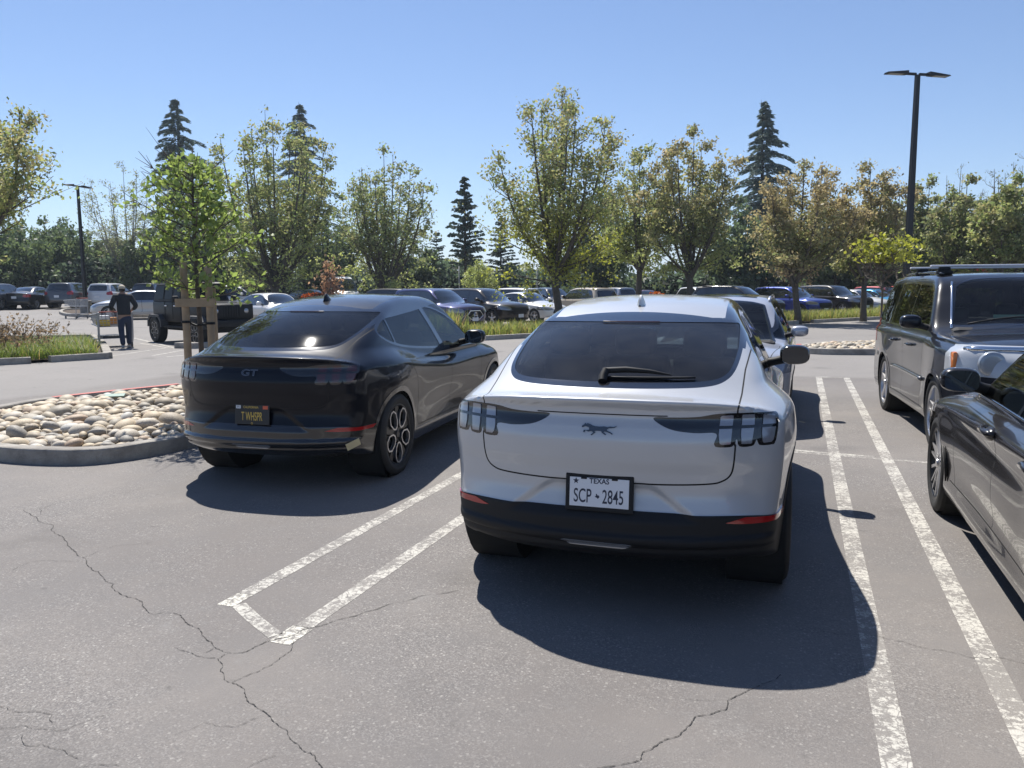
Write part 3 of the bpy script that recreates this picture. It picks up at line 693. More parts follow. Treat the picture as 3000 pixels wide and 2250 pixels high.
def hero(kind, loc, rz, label):
    wh = kind == 'white'
    P = paint('pearl_white_paint', (.50, .515, .535), .25, .32, dust=.10, dustcol=(.50, .44, .34)) if wh else paint('black_paint', (.0035, .005, .010), .0, .3, dust=.012, dustcol=(.12, .11, .10), cior=1.28)
    CL = M_plastic if wh else mat('gloss_cladding', (.010, .010, .012), .25, coat=1)
    t = thing('crossover_car', label, 'car', (loc[0], loc[1], 0), rz)
    c = hc
    c.obj('body', ['body']+SEAMS, [P]+[M_seam]*len(SEAMS), t)
    c.obj('bumper_cladding', ['cladding'], CL, t, off=.004, skirt=.03)
    c.obj('window_trim', ['window_trim', 'glass_border', 'spoiler', 'roof_side'], [M_gloss]*4, t)
    G = G_priv
    for sgn in (-1, 1):
        for nm in ('quarter_pane', 'rear_pane', 'front_pane'):
            c.obj('side_window', [nm], glass('tinted_front', (.30, .33, .33)) if nm == 'front_pane' else G, t, off=-.003, side=sgn)
    c.obj('rear_window', ['rear_glass'], G_dusty if wh else glass('dark_rear_glass', (.07, .075, .08), dust=.016, rough=.05), t, off=-.003)
    c.obj('windscreen', ['windscreen'], G_clear, t, off=-.003)
    c.obj('grille_panel', ['nose_panel'], P if wh else M_gloss, t)
    for sgn in (-1, 1):
        h = c.obj('tail_light', ['lamp_housing'], M_gloss, t, side=sgn, off=.001)
        for i in range(3):
            for uu in ('', 'u'): c.obj('lens', ['bar%d%s' % (i, uu)], M_smoke if wh else M_redd, h, side=sgn, off=.006, skirt=.012)
        c.obj('reflector', ['reflector'], M_red, t, side=sgn, off=.007, skirt=.01)
        c.obj('headlight', ['headlight'], M_smoke, t, side=sgn, off=.004, skirt=.01)
    c.obj('reversing_light', ['reverse_lens'], M_clear, t, off=.006, skirt=.01)
    liner(c, ['body', 'window_trim', 'glass_border', 'spoiler', 'roof_side'], t)
    cabin(t, .42, 4.1, .76, .42, 3.35, 1.02, -.37, [(2.3, .58, (-.37, .37), .50), (1.35, .60, (-.42, .0, .42), .40)])
    b = B(); b.box((0, 2.35, .27), (1.66, 2.2, .16), .03); b.box((0, .75, .33), (1.3, .9, .14), .03); b.box((0, 4.0, .33), (1.4, 1.0, .14), .03)
    for (wy, wz) in (WH1, WH2):
        for sgn in (-1, 1):
            b.lathe([(.39, sgn*.60), (.39, sgn*.90)], (0, wy, wz), 'x', 28); b.lathe([(0, sgn*.60), (.39, sgn*.60)], (0, wy, wz), 'x', 28)
    b.prism([(-.30, .09), (.30, .09), (.55, .17), (.72, .32), (.72, .55), (-.72, .55), (-.72, .32), (-.55, .17)], .415, .455)
    b.build('underbody', M_under, t)
    st = 'five' if wh else 'hex'
    for wy in (WH1[0], WH2[0]):
        for sgn in (-1, 1): wheel(t, sgn*.815, wy, .365, .235, sgn, st)
    for sgn in (-1, 1): door_mirror(t, 1.0, 2.93, 1.12, sgn, M_gloss if wh else P, M_mirror, (.115, .085, .078))
    # plate, emblem
    yp = hb.ysurf(0, .70)-.004; M = Matrix.Translation((0, yp, .640)) @ Matrix.Rotation(R_(90-6), 4, 'X')
    if wh: plate_white(M, t)
    else: plate_black(M, t)
    # plate recess surround
    M = rear_frame(hb, 0, .965 if wh else .985, .002)
    if wh: pony(M @ Matrix.Diagonal((1, .78, 1, 1)), .088, mat('emblem_navy', (.02, .03, .05), .25, coat=1), t)
    else:
        tb = B(); text_into(tb, 'GT', .075, 1.5, M @ Matrix.Translation((0, 0, .004)), .0015); tb.build('model_badge', mat('badge_outline', (.22, .23, .25), .3, .8), t)
        tb = B(); text_into(tb, 'GT', .075, 1.5, M @ Matrix.Translation((0, 0, .006)), -.0022); tb.build('model_badge', M_gloss, t)
    # fin
    zf = hb.zsurf(0, 1.36); b = B()
    prof = [(0, .0), (.03, .03), (.07, .058), (.10, .066), (.115, .062), (.135, .03), (.15, 0)]
    vs = []; fs = []
    for i, (dy, h) in enumerate(prof):
        wd = .034*math.sin(math.pi*min(1, max(.08, (dy+.03)/.2)))
        for (a, hh) in ((-wd, -.015), (-wd*.55, h*.5), (-.006, h), (.006, h), (wd*.55, h*.5), (wd, -.015)): vs.append((a, 1.46-dy, zf+hh))
    for i in range(len(prof)-1):
        for j in range(5): fs.append((i*6+j, i*6+j+1, i*6+6+j+1, i*6+6+j))
    b._add(vs, fs); b._add([], [])
    b.build('antenna_fin', P, t, auto=60)
    # high brake light
    if wh:
        b = B(); y = hb.ysurf(.0, 1.462)
        # wiper following the glass
        def onglass(x, z, off=.012):
            yy = hb.ysurf(x, z); n = hb.normal(np.array([[x, yy, z]]))[0]; return (x+n[0]*off, yy+n[1]*off, z+n[2]*off)
        wp = B(); wp.tube([onglass(-.025, 1.207, .024), onglass(.08, 1.210, .028), onglass(.20, 1.206, .024), onglass(.31, 1.198, .014)], [.016, .016, .011, .004], 10)
        wp.tube([onglass(-.02, 1.205, .03), onglass(-.03, 1.19, .015), onglass(-.03, 1.178, .0)], [.021, .022, .024], 12)
        wo_ = wp.build('rear_wiper', M_plastic, t, auto=60)
        bl = B(); bl.tube([onglass(x, 1.190, .008) for x in np.linspace(.0, .43, 12)], .006, 6); bl.build('wiper_blade', M_plastic, wo_, True)
    b = B(); pts = []
    for x in np.linspace(-.17, .17, 9):
        yy = hb.ysurf(x, 1.452); n = hb.normal(np.array([[x, yy, 1.452]]))[0]; pts.append((x+n[0]*.004, yy+n[1]*.004, 1.452+n[2]*.004))
    b.tube(pts, .0035, 6); b.build('brake_light', M_redd, t)
    if not wh:
        # exposed-fastener corner: pale protective film on the bumper corner
        V, N, T, r = c.take(['cladding']); cc = V[T].mean(1)
    return t
white_car = hero('white', (-.908, 3.75), .039, 'pearl white coupe crossover parked tail-first in the foreground, white Texas plate reading SCP 2845')
black_car = hero('black', (-4.179, 5.272), .082, 'glossy black coupe crossover with GT badge and dark California plate, parked beside the cobble island')
for o in (black_car,):
    M = rear_frame(hb, .80, .40, .012); b = B(); b.X = M; b.box((0, .0, 0), (.12, .07, .003), .001); b.build('bumper_sticker', mat('cream_sticker', (.62, .55, .34), .6, var=.2), o)
# ------------------------------------------------------------------ all other vehicles
def base_spec(**k):
    d = dict(belt=1.0, tumble=.36, gcurve=.2, gw=.93, zlo=.5, lo=.4, sh=5., ks=.06, kt=.07, klip=.05, kf=.07, zbot=.22,
             crown=[(0, .05), (1, .06), (2.5, .06), (3.3, .06), (4.6, .06)], rplan=(.22, 3.2), fplan=(.36, 3.0))
    d.update(k); return d
SUV = base_spec(L=4.65, H=1.66, belt=1.05, zlo=.55,
  top=[(-.2, 1.62), (.3, 1.61), (.9, 1.645), (1.7, 1.66), (2.4, 1.64), (2.75, 1.57), (3.1, 1.38), (3.5, 1.14), (3.65, 1.09), (4.1, 1.04), (4.45, .95), (4.6, .84), (4.8, .7)],
  rear=[(.1, .5), (.25, .25), (.35, .06), (.5, .0), (.7, .02), (.9, .06), (1.05, .09), (1.2, .17), (1.45, .33), (1.6, .38), (1.8, .5)],
  front=[(.2, 4.4), (.3, 4.55), (.5, 4.63), (.7, 4.65), (.85, 4.58), (1.0, 4.45), (1.3, 4.2)],
  wid=[(-.1, .84), (.4, .90), (.9, .925), (1.6, .90), (2.4, .90), (3.3, .91), (3.75, .925), (4.2, .90), (4.7, .84)],
  shoulder=[(-.1, .95), (.9, .95), (2, .92), (3.3, .90), (4.0, .88), (4.6, .75)],
  bow=[(0, .0), (1.2, 0), (2.3, .1), (3.0, .32), (3.6, .4), (4.1, .15), (4.6, 0)],
  bumps=[(.88, .75, .5, .16, .015), (2.3, .55, .8, .15, -.025), (3.75, .75, .45, .16, .015)])
SUV_D = dict(dlo=[(.42, 1.13), (.62, 1.40), (.85, 1.50), (1.6, 1.535), (2.35, 1.515), (2.75, 1.42), (3.1, 1.21), (3.28, 1.08), (2.3, 1.06), (1.2, 1.08), (.5, 1.11)], pill=[(1.12, .06), (2.12, .08)], ws=[(2.72, 2.76, .52), (3.42, 3.55, .69)],
  rw=[(0, 1.14), (.5, 1.14), (.60, 1.17), (.56, 1.40), (.50, 1.48), (0, 1.50)], tail=[(.60, .90), (.70, .86), (1.1, .88), (1.1, 1.08), (.82, 1.10), (.62, 1.02)], head=[(.52, .76), (.62, .72), (1.1, .76), (1.1, .90), (.80, .90), (.55, .83)],
  grille=[(0, .52), (.36, .52), (.50, .70), (.44, .80), (0, .81)], w1=.88, w2=3.58+.15, r=.355, doors=[(.0, 1.15), (2.15, 0), (3.2, 0)], clad=.40, yh=4.1, mir=(2.92, 1.13))
SEDAN = base_spec(L=4.75, H=1.45, belt=.95, gw=.90, tumble=.42, klip=.05,
  top=[(-.2, .98), (.02, 1.02), (.25, 1.06), (.6, 1.09), (.8, 1.14), (1.3, 1.34), (1.6, 1.41), (2.1, 1.45), (2.6, 1.43), (2.9, 1.34), (3.4, 1.07), (3.6, 1.0), (4.1, .92), (4.5, .80), (4.7, .66), (4.8, .5)],
  rear=[(.1, .5), (.22, .22), (.32, .05), (.5, .0), (.75, .05), (.95, .06), (1.1, .0), (1.3, .1)],
  front=[(.15, 4.5), (.25, 4.66), (.45, 4.75), (.6, 4.74), (.75, 4.65), (1., 4.4)],
  wid=[(-.1, .80), (.4, .87), (1.0, .905), (1.7, .89), (2.5, .89), (3.3, .895), (3.8, .905), (4.3, .88), (4.8, .80)],
  shoulder=[(-.1, .88), (.9, .88), (2, .82), (3.3, .80), (4.0, .76), (4.6, .6)],
  bow=[(0, -.1), (.8, -.3), (1.3, -.3), (1.8, 0), (2.5, .15), (3.0, .35), (3.5, .42), (4.1, .15), (4.7, 0)], inner=(.7, 4.0, .5, .66),
  bumps=[(1.0, .68, .5, .14, .015), (2.3, .5, .8, .13, -.02), (3.8, .66, .45, .14, .015)])
SEDAN_D = dict(dlo=[(.98, 1.06), (1.25, 1.22), (1.6, 1.32), (2.1, 1.355), (2.55, 1.33), (2.85, 1.22), (3.2, 1.04), (3.25, .985), (2.3, .965), (1.3, .99)], pill=[(1.32, .04), (2.25, .07)], ws=[(2.75, 2.82, .50), (3.32, 3.45, .66)],
  rwtop=[(.88, .80, .62), (1.45, 1.38, .50)], tail=[(.52, .80), (.66, .76), (1.1, .80), (1.1, .94), (.56, .93)], head=[(.48, .64), (.7, .60), (1.1, .64), (1.1, .76), (.8, .77), (.52, .70)],
  grille=[(0, .38), (.44, .38), (.52, .50), (.40, .66), (0, .67)], w1=1.0, w2=3.8, r=.33, doors=[(0, 1.25), (2.28, 0), (3.3, 0)], clad=.0, yh=4.0, mir=(2.95, 1.0))
PILOT = base_spec(L=4.85, H=1.81, belt=1.16, gw=.955, tumble=.26, gcurve=.05, sh=10., ks=.035, kt=.06, kf=.045, zlo=.5, lo=.3, rplan=(.16, 4.), fplan=(.26, 4.0), zbot=.26, inner=(.7, 4.15, .6, .85),
  top=[(-.2, 1.78), (.3, 1.785), (1.2, 1.81), (2.2, 1.81), (2.75, 1.785), (2.95, 1.73), (3.2, 1.55), (3.55, 1.265), (3.7, 1.22), (4.2, 1.19), (4.6, 1.13), (4.75, 1.03), (4.9, .9)],
  rear=[(.1, .4), (.3, .15), (.4, .0), (.6, .0), (1.1, .05), (1.7, .28), (1.9, .4)],
  front=[(.2, 4.6), (.35, 4.8), (.5, 4.85), (.8, 4.84), (1.0, 4.80), (1.15, 4.7), (1.4, 4.5)],
  wid=[(-.1, .93), (.5, .96), (1.1, .975), (2, .955), (3.2, .955), (3.9, .975), (4.4, .96), (4.9, .92)], shoulder=[(-.1, 1.05), (3.4, 1.05), (4.0, 1.02), (4.7, .98)],
  crown=[(0, .03), (2.5, .03), (3.3, .04), (4.6, .035)], bow=[(0, 0), (2.2, .05), (3.0, .15), (3.6, .2), (4.2, .05), (4.8, 0)],
  bumps=[(1.13, .72, .48, .2, .02), (2.3, .62, .8, .16, -.015), (3.9, .72, .46, .2, .02)])
PILOT_D = dict(dlo=[(.35, 1.22), (.52, 1.60), (.62, 1.66), (1.7, 1.69), (2.72, 1.66), (2.86, 1.60), (3.15, 1.32), (3.22, 1.20), (2.4, 1.18), (.4, 1.19)], pill=[(1.25, .06), (2.18, .055)], ws=[(2.90, 2.98, .60), (3.42, 3.52, .72)], sharp=1,
  rw=[(0, 1.2), (.6, 1.2), (.7, 1.23), (.66, 1.58), (.6, 1.62), (0, 1.64)], tail=[(.72, .9), (1.1, .9), (1.1, 1.2), (.74, 1.2)], head=[(.30, .87), (.44, .84), (.80, .85), (1.1, .90), (1.1, 1.08), (.80, 1.10), (.30, 1.10)],
  grille=[(0, .78), (.30, .78), (.33, 1.06), (0, 1.07)], w1=1.13, w2=3.905, r=.375, doors=[(0, 1.3), (2.2, 0), (3.25, 0)], clad=.40, yh=4.3, mir=(3.13, 1.24))
BMW = base_spec(L=4.94, H=1.47, belt=.97, gw=.90, tumble=.42, ks=.05, sh=8, klip=.04,
  top=[(-.2, 1.0), (.02, 1.03), (.4, 1.07), (.8, 1.10), (1.0, 1.16), (1.5, 1.37), (1.9, 1.45), (2.3, 1.47), (2.7, 1.45), (3.0, 1.36), (3.5, 1.09), (3.7, 1.02), (4.2, .95), (4.65, .82), (4.85, .70), (5, .5)],
  rear=[(.1, .5), (.22, .22), (.32, .05), (.5, .0), (.75, .05), (.95, .06), (1.1, .0), (1.3, .1)],
  front=[(.12, 4.7), (.22, 4.88), (.4, 4.94), (.6, 4.93), (.75, 4.84), (1., 4.6)],
  wid=[(-.1, .82), (.5, .89), (1.1, .93), (1.8, .91), (2.6, .908), (3.5, .918), (4.1, .93), (4.5, .90), (5, .82)], zbot=.17,
  shoulder=[(-.1, .86), (1.1, .88), (2, .84), (3.5, .80), (4.1, .80), (4.8, .6)],
  bow=[(0, -.1), (1.0, -.3), (1.5, -.3), (2.0, 0), (2.7, .15), (3.2, .35), (3.7, .4), (4.3, .15), (4.9, 0)], inner=(.7, 4.2, .5, .66),
  bumps=[(1.1, .66, .5, .15, .012), (4.1, .64, .45, .15, .015), (2.6, .90, 1.6, .035, .018), (2.6, .76, 1.4, .07, -.018), (2.6, .42, .95, .09, -.022), (2.6, .27, 1.3, .06, .022)])
BMW_D = dict(dlo=[(.98, 1.07), (1.3, 1.25), (1.75, 1.345), (2.2, 1.375), (2.65, 1.35), (2.95, 1.25), (3.35, 1.05), (3.40, 1.0), (2.4, .985), (1.3, 1.005)], pill=[(1.28, .03), (2.32, .05)], ws=[(2.88, 2.95, .50), (3.42, 3.56, .66)],
  rwtop=[(1.02, .93, .62), (1.62, 1.52, .50)], tail=[(.5, .82), (1.1, .82), (1.1, .95), (.52, .95)], head=[(.46, .64), (.8, .60), (1.1, .66), (1.1, .78), (.6, .78)],
  grille=[(.03, .50), (.30, .52), (.33, .68), (.03, .71)], w1=1.12, w2=4.1, r=.355, doors=[(0, 1.32), (2.36, 0), (3.42, 0)], clad=.0, yh=4.2, mir=(3.12, 1.055))
HATCH = dict(SEDAN); HATCH.update(L=4.5, H=1.47, top=[(-.2, 1.12), (.05, 1.15), (.3, 1.22), (.9, 1.36), (1.5, 1.44), (2.1, 1.47), (2.4, 1.45), (2.8, 1.33), (3.4, 1.05), (3.7, .98), (4.1, .88), (4.35, .74), (4.5, .55)], front=[(.15, 4.25), (.25, 4.42), (.45, 4.5), (.6, 4.47), (.75, 4.35), (1., 4.1)], inner=(.7, 3.8, .5, .66))
HATCH_D = dict(SEDAN_D); HATCH_D.update(rwtop=[(.25, .2, .58), (.95, .9, .48)], w1=.85, w2=3.55, yh=3.8, dlo=[(.75, 1.10), (1.2, 1.28), (1.6, 1.35), (2.1, 1.375), (2.5, 1.33), (2.8, 1.22), (3.2, 1.0), (2.3, .98), (1.2, 1.02)], ws=[(2.6, 2.68, .5), (3.3, 3.42, .66)], doors=[(0, 1.1), (2.15, 0), (3.1, 0)], mir=(2.85, 1.0))
VAN = dict(PILOT); VAN.update(L=5.4, H=2.35, top=[(-.2, 2.3), (.3, 2.32), (2, 2.35), (3.3, 2.33), (3.7, 2.22), (4.1, 1.9), (4.55, 1.42), (4.8, 1.3), (5.2, 1.15), (5.35, 1.0), (5.5, .8)], front=[(.2, 5.2), (.4, 5.38), (.7, 5.4), (1., 5.33), (1.3, 5.1)], inner=(.7, 4.6, .6, .95), bow=[(0, 0), (3.3, .05), (4.1, .2), (4.6, .25), (5.4, 0)], bumps=[])
VAN_D = dict(PILOT_D); VAN_D.update(dlo=[(3.2, 1.32), (3.2, 1.9), (3.95, 1.88), (4.4, 1.36)], pill=[], ws=[(3.72, 3.8, .68), (4.45, 4.6, .78)], head=[(.5, .95), (1.1, .95), (1.1, 1.15), (.7, 1.15)], w1=1.0, w2=4.5, doors=[(0, .2), (3.1, 0), (4.4, 0)], rw=[(0, 1.4), (.6, 1.4), (.6, 1.9), (0, 1.9)], yh=4.9, mir=(4.3, 1.45))
def gen(sp, D, dy, nx, nz, seamw=.004):
    bd = Body(sp); c = Cut(*bd.shell(dy, nx, nz)); L = sp['L']
    side = [(0, 0, .35)]
    if D['clad']:
        c.carve('cladding', lambda q: q[:, 1]-(D['clad']-.05), 'side'); 
        for y in (D['w1'], D['w2']): c.carve('cladding', circ((y, D['r']), D['r']+.075), 'side', n=side)
    dl = psd(D['dlo'] if D.get('sharp') else crom(D['dlo'], 4))
    yb = (min(p[0] for p in D['dlo'])-.15, max(p[0] for p in D['dlo'])+.15)
    c.carve('window_trim', lambda q: dl(q)-.025, 'side', n=[(0, 0, .3)], box=yb)
    edges = [-9]; segs = []
    for (y, w_) in D['pill']: segs.append((edges[-1], y-w_/2)); edges.append(y+w_/2)
    segs.append((edges[-1], 99))
    panes = []
    for i, (a, b_) in enumerate(segs):
        nm = 'pane%d' % i; panes.append(nm); lean = .10
        c.carve(nm, lambda q, a=a, b_=b_: np.maximum(np.maximum(dl(q), a-(q[:, 0]+(q[:, 1]-D['mir'][1])*lean)), (q[:, 0]+(q[:, 1]-D['mir'][1])*lean)-b_), 'side', n=[(0, 0, .3)], box=yb, only=['window_trim'])
    (a0, a1, ax), (b0, b1, bx) = D['ws']
    W_ = psd([(-.1, a0), (0, a0), (ax*.7, a0), (ax, a1), (bx, b0), (bx*.8, b1-.04), (0, b1+.04), (-.1, b1+.04)])
    c.carve('screen_border', lambda q: W_(q)-.02, 'atop', n=[(2, 1, .2)], box=(a0-.2, b1+.25)); c.carve('windscreen', lambda q: W_(q)+.012, 'atop', n=[(2, 1, .2)], box=(a0-.2, b1+.25))
    if 'rw' in D:
        r_ = psd(D['rw']+[(-.1, D['rw'][-1][1]), (-.1, D['rw'][0][1])]); c.carve('rear_glass', lambda q: r_(q)-.01, 'aend', n=[(1, -1, .1)], box=(-.1, 1.0))
    else:
        (a0, a1, ax), (b0, b1, bx) = D['rwtop']; r_ = psd([(-.1, a0), (ax*.85, a0-.03), (ax, a1), (bx, b1), (bx*.8, b0), (-.1, b0)]); c.carve('rear_glass', r_, 'atop', n=[(2, 1, .2)], box=(a0-.3, b0+.2))
    t_ = psd(D['tail'], .008); c.carve('tail', t_, 'aend', box=(-.1, .40))
    h_ = psd(D['head'], .012); c.carve('head', h_, 'aend', box=(D['yh'], L+.2))
    g_ = psd(D['grille']+([(-.1, D['grille'][-1][1]), (-.1, D['grille'][0][1])] if D['grille'][0][0] == 0 else []), .01); c.carve('grille', g_, 'aend', n=FRONT, box=(D['yh'], L+.2))
    lg = psd([(0, .26), (.55, .28), (.62, .36), (0, .38)]+[(-.1, .38), (-.1, .26)], .01); c.carve('grille', lg, 'aend', n=FRONT, box=(D['yh'], L+.2))
    ss = []
    def sm(poly, proj, n, box):
        g = psd(poly); nm = 'sm%d' % len(ss); ss.append(nm)
        c.carve(nm, lambda q: g(q)-seamw, proj, n=n, box=box, only=['body']); c.carve('body', lambda q: g(q)+seamw, proj, n=n, box=box, only=[nm])
    H_ = sp['H']; zs = D['r']; b_ = .36
    yr, ym, yf = D['doors'][0][1], D['doors'][1][0], D['doors'][2][0]
    sm([(ym, b_), (ym+.02, H_), (9, H_), (9, b_)], 'side', [(0, 0, .4)], (.5, yf+.1))
    sm([(yr+.22, b_), (yr+.10, .62), (yr, .9), (yr-.05, H_), (yf+.05, H_), (yf, .8), (yf-.04, b_)], 'side', [(0, 0, .4)], (.3, L-.6))
    wb = sp['wid'][4][1]
    yc = D['ws'][1][1]+.07
    sm([(-.1, yc-.6), (.76*wb/.9, yc-.6), (.76*wb/.9, yc+.2), (.68, L-.30), (.5, L-.16), (-.1, L-.12)], 'atop', [(2, 1, .35)], (yc, L))
    for y in (D['w1'], D['w2']): c.carve('hole', circ((y, D['r']), D['r']+.03), 'side', n=[(0, 0, .3)])
    c.carve('hole', lambda q: q[:, 1]-(sp.get('zbot', .2)+.012), 'end')
    return bd, c, ss, panes
def build_car(name, label, kind, P, loc, rz, group=None, hi=False, glassm=None, style='five', clad=None, extras=None, lens=None, rails=False, border=None):
    sp, D = KINDS[kind]
    bd, c, ss, panes = GEN[kind] if kind in GEN else GEN.setdefault(kind, gen(sp, D, .035 if hi else .07, 48 if hi else 26, 46 if hi else 28, .004 if hi else .006))
    t = thing(name, label, 'car', loc, rz, group)
    c.obj('body', ['body']+ss, [P]+[M_seam]*len(ss), t)
    if D['clad']: c.obj('cladding', ['cladding'], clad or M_plastic, t, off=.004, skirt=.02)
    c.obj('window_trim', ['window_trim', 'screen_border'], M_gloss, t)
    G = glassm or G_dark
    for s_ in (-1, 1):
        for p in panes: c.obj('side_window', [p], G, t, side=s_, off=-.002)
    c.obj('windscreen', ['windscreen'], G_clear if hi else G_dark, t, off=-.002); c.obj('rear_window', ['rear_glass'], G, t, off=-.002)
    c.obj('grille', ['grille'], M_plastic, t, off=-.003)
    for s_ in (-1, 1):
        c.obj('headlight', ['head'], lens or M_clear, t, side=s_, off=.004, skirt=.01); c.obj('tail_light', ['tail'], M_red, t, side=s_, off=.004, skirt=.01)
    L = sp['L']; hw = sp['wid'][3][1]
    b = B(); z0 = sp.get('zbot', .2)
    b.box((0, L/2, z0+.08), (hw*1.75, L-2.9, .12), .02); b.box((0, .75, z0+.1), (hw*1.4, .8, .1), .02); b.box((0, L-.85, z0+.1), (hw*1.4, .8, .1), .02)
    for y in (D['w1'], D['w2']):
        for s_ in (-1, 1): b.lathe([(0, s_*hw*.6), (D['r']+.03, s_*hw*.6), (D['r']+.03, s_*(hw-.03))], (0, y, D['r']), 'x', 20)
    b.build('underbody', M_under, t)
    for y in (D['w1'], D['w2']):
        for s_ in (-1, 1): wheel(t, s_*(hw-.10), y, D['r'], .225, s_, style, small=not hi)
    my, mz = D['mir']; mx = bd.xsurf(my, mz)
    for s_ in (-1, 1): door_mirror(t, mx+.17, my, mz+.03, s_, P, M_mirror, (.11, .08, .075))
    for (y, f, n) in ((bd.ysurf(0, .75 if kind != 'sedan' else .72), -1, 0), (bd.ysurf(0, .46, False), 1, 0)):
        b = B(); b.box((0, y+f*.012, .75 if f < 0 else .46), (.31, .02, .15), .004); b.build('licence_plate', M_pwhite, t)
    if hi:
        liner(c, ['body', 'window_trim', 'screen_border'], t, .6)
        (a0, a1, ax), (b0, b1, bx) = D['ws']
        zf = bd.zsurf(0, b1)-.04
        cabin(t, .25, b1+.3, hw*.8, .42, b1-.12, zf, -.37, [(a0-.55, .60, (-.38, .38), .50), (a0-1.5, .62, (-.42, 0, .42), .42)])
    if rails:
        for s_ in (-1, 1):
            b = B(); x = .58
            ys = np.linspace(.75, 2.55, 9); pts = [(s_*x, y, bd.zsurf(x, y)+(.035 if 0 < i < 8 else .0)) for i, y in enumerate(ys)]
            b.tube(pts, .018, 8); b.build('roof_rail', rails, t, True)
    if extras: extras(t, bd, c, sp, D, P)
    return t
KINDS = dict(suv=(SUV, SUV_D), suvhi=(SUV, SUV_D), sedan=(SEDAN, SEDAN_D), pilot=(PILOT, PILOT_D), bmw=(BMW, BMW_D), hatch=(HATCH, HATCH_D), van=(VAN, VAN_D))
GEN = {}
P_silver = paint('silver_paint', (.46, .48, .53), .35, .3, .05)
P_pilot = paint('black_blue_paint', (.008, .010, .016), .0, .28, .02, cior=1.32)
P_bmw = paint('dark_grey_paint', (.020, .019, .021), .4, .26, .06, (.2, .18, .16), cior=1.32)
# --- silver crossover facing the camera beyond the white one
def ex_silver(t, bd, c, sp, D, P):
    y = 1.9; b = B(); vs = []; fs = []
    xs = np.linspace(-.42, .42, 9); ys = np.linspace(1.3, 2.5, 9)
    for a in xs:
        for b_ in ys: vs.append((a, b_, bd.zsurf(a, b_)+.004))
    for i in range(8):
        for j in range(8): fs.append((i*9+j, i*9+9+j, i*9+10+j, i*9+j+1))
    b._add(vs, fs); b.build('glass_roof', M_gloss, t, True)
    for s_ in (-1, 1):
        f = B(); x = .70*s_; y = bd.ysurf(x, .47, False); f.lathe([(0, .012), (.045, .01), (.055, 0), (.06, -.02)], (x, y+.01, .47), 'y', 20); f.build('fog_light', M_clear, t, auto=50)
silver = build_car('silver_crossover', 'silver crossover parked nose to nose with the white car, dark glass roof panel', 'suvhi', P_silver, (-.97, 13.85, 0), math.pi, hi=True, glassm=G_priv, extras=ex_silver, rails=P_silver, lens=M_smoke)
silver.scale = (1, 1, .935)
# --- boxy black SUV
def ex_pilot(t, bd, c, sp, D, P):
    for s_ in (-1, 1):
        # chrome brow over the lamp and amber corner, round projector
        b = B(); pts = []
        for x in (.31, .45, .58, .70, .80, .86):
            pts.append((s_*x, bd.ysurf(x, 1.08, False)+.0, 1.08))
        b.tube(pts, [.030]*5+[.022], 8); b.build('lamp_brow', M_chrome, t, True)
        a = B(); 
        for x in (.90, ): a.box((s_*.935, bd.ysurf(.93, .97, False)-.030, .965), (.045, .11, .165), .018)
        a.build('indicator', M_amber, t, auto=40)
        l = B(); x = .68; l.lathe([(0, .012), (.07, .014), (.105, .010), (.112, .002), (.116, -.03)], (s_*x, bd.ysurf(x, .955, False)+.003, .955), 'y', 24); l.build('projector', mat('lamp_bowl', (.34, .37, .40), .25, .3, coat=1), t, auto=60)
        # pillar trim, side moulding, handles, flares
        b = B(); pts = [(s_*(.625+.11*k), 2.92+.56*k, 0) for k in np.linspace(0, 1, 8)]
        b.tube([(p[0], p[1], bd.zsurf(abs(p[0]), p[1])+.004) for p in pts], .013, 6); b.build('pillar_trim', M_chrome, t, True)
        b = B(); b.tube([(s_*(bd.xsurf(y, .66)+.008), y, .66) for y in np.linspace(1.68, 3.34, 14)], .022, 8); b.build('side_moulding', mat('moulding', (.10, .10, .105), .3, .4, coat=1), t, True)
        for hy in (1.62, 2.55):
            b = B(); x = bd.xsurf(hy, .98); b.tube([(s_*(x-.01), hy-.02, .985), (s_*(x+.035), hy+.02, .985), (s_*(x+.035), hy+.16, .99), (s_*(x-.01), hy+.20, .99)], .016, 8); b.build('door_handle', M_gloss, t, True)
    # rack: two cross bars on feet
    for y in (1.35, 2.45):
        b = B(); b.box((0, y, 1.885), (1.50, .075, .026), .011); r = b.build('rack_bar', mat('bar_silver', (.72, .72, .73), .3, .4), t, auto=40)
        for s_ in (-1, 1):
            f = B(); f.box((s_*.60, y, 1.845), (.13, .10, .07), .03); f.box((s_*.60, y, 1.81), (.16, .14, .05), .02); f.build('rack_foot', M_plastic, r, auto=40)
    for s_ in (-1, 1):
        b = B(); b.tube([(s_*.66, y, bd.zsurf(.66, y)+.028) for y in np.linspace(.7, 2.65, 12)], .014, 8); b.build('roof_rail', M_gloss, t, True)
    b = B(); b.box((.08, 3.15, 1.33), (.36, .004, .04)); b.build('parking_slip', mat('slip_green', (.35, .5, .42), .6), t)
    for x0, x1 in ((-.55, .02), (.08, .62)):
        b = B(); b.tube([(x, 3.50+.12*(abs(x)/.6), bd.zsurf(abs(x), 3.47)+.03) for x in np.linspace(x0, x1, 6)], .009, 6); b.build('wiper', M_plastic, t, True)
big_suv = build_car('boxy_suv', 'boxy black SUV with silver roof bars and a chrome-browed headlight facing the camera at right', 'pilot', P_pilot, (1.975, 12.92, 0), math.pi+.075, hi=True, glassm=glass('pilot_side_glass', (.16, .17, .17)), extras=ex_pilot, clad=P_pilot, lens=mat('lamp_glass', (.46, .48, .50), .25, .1, coat=1))
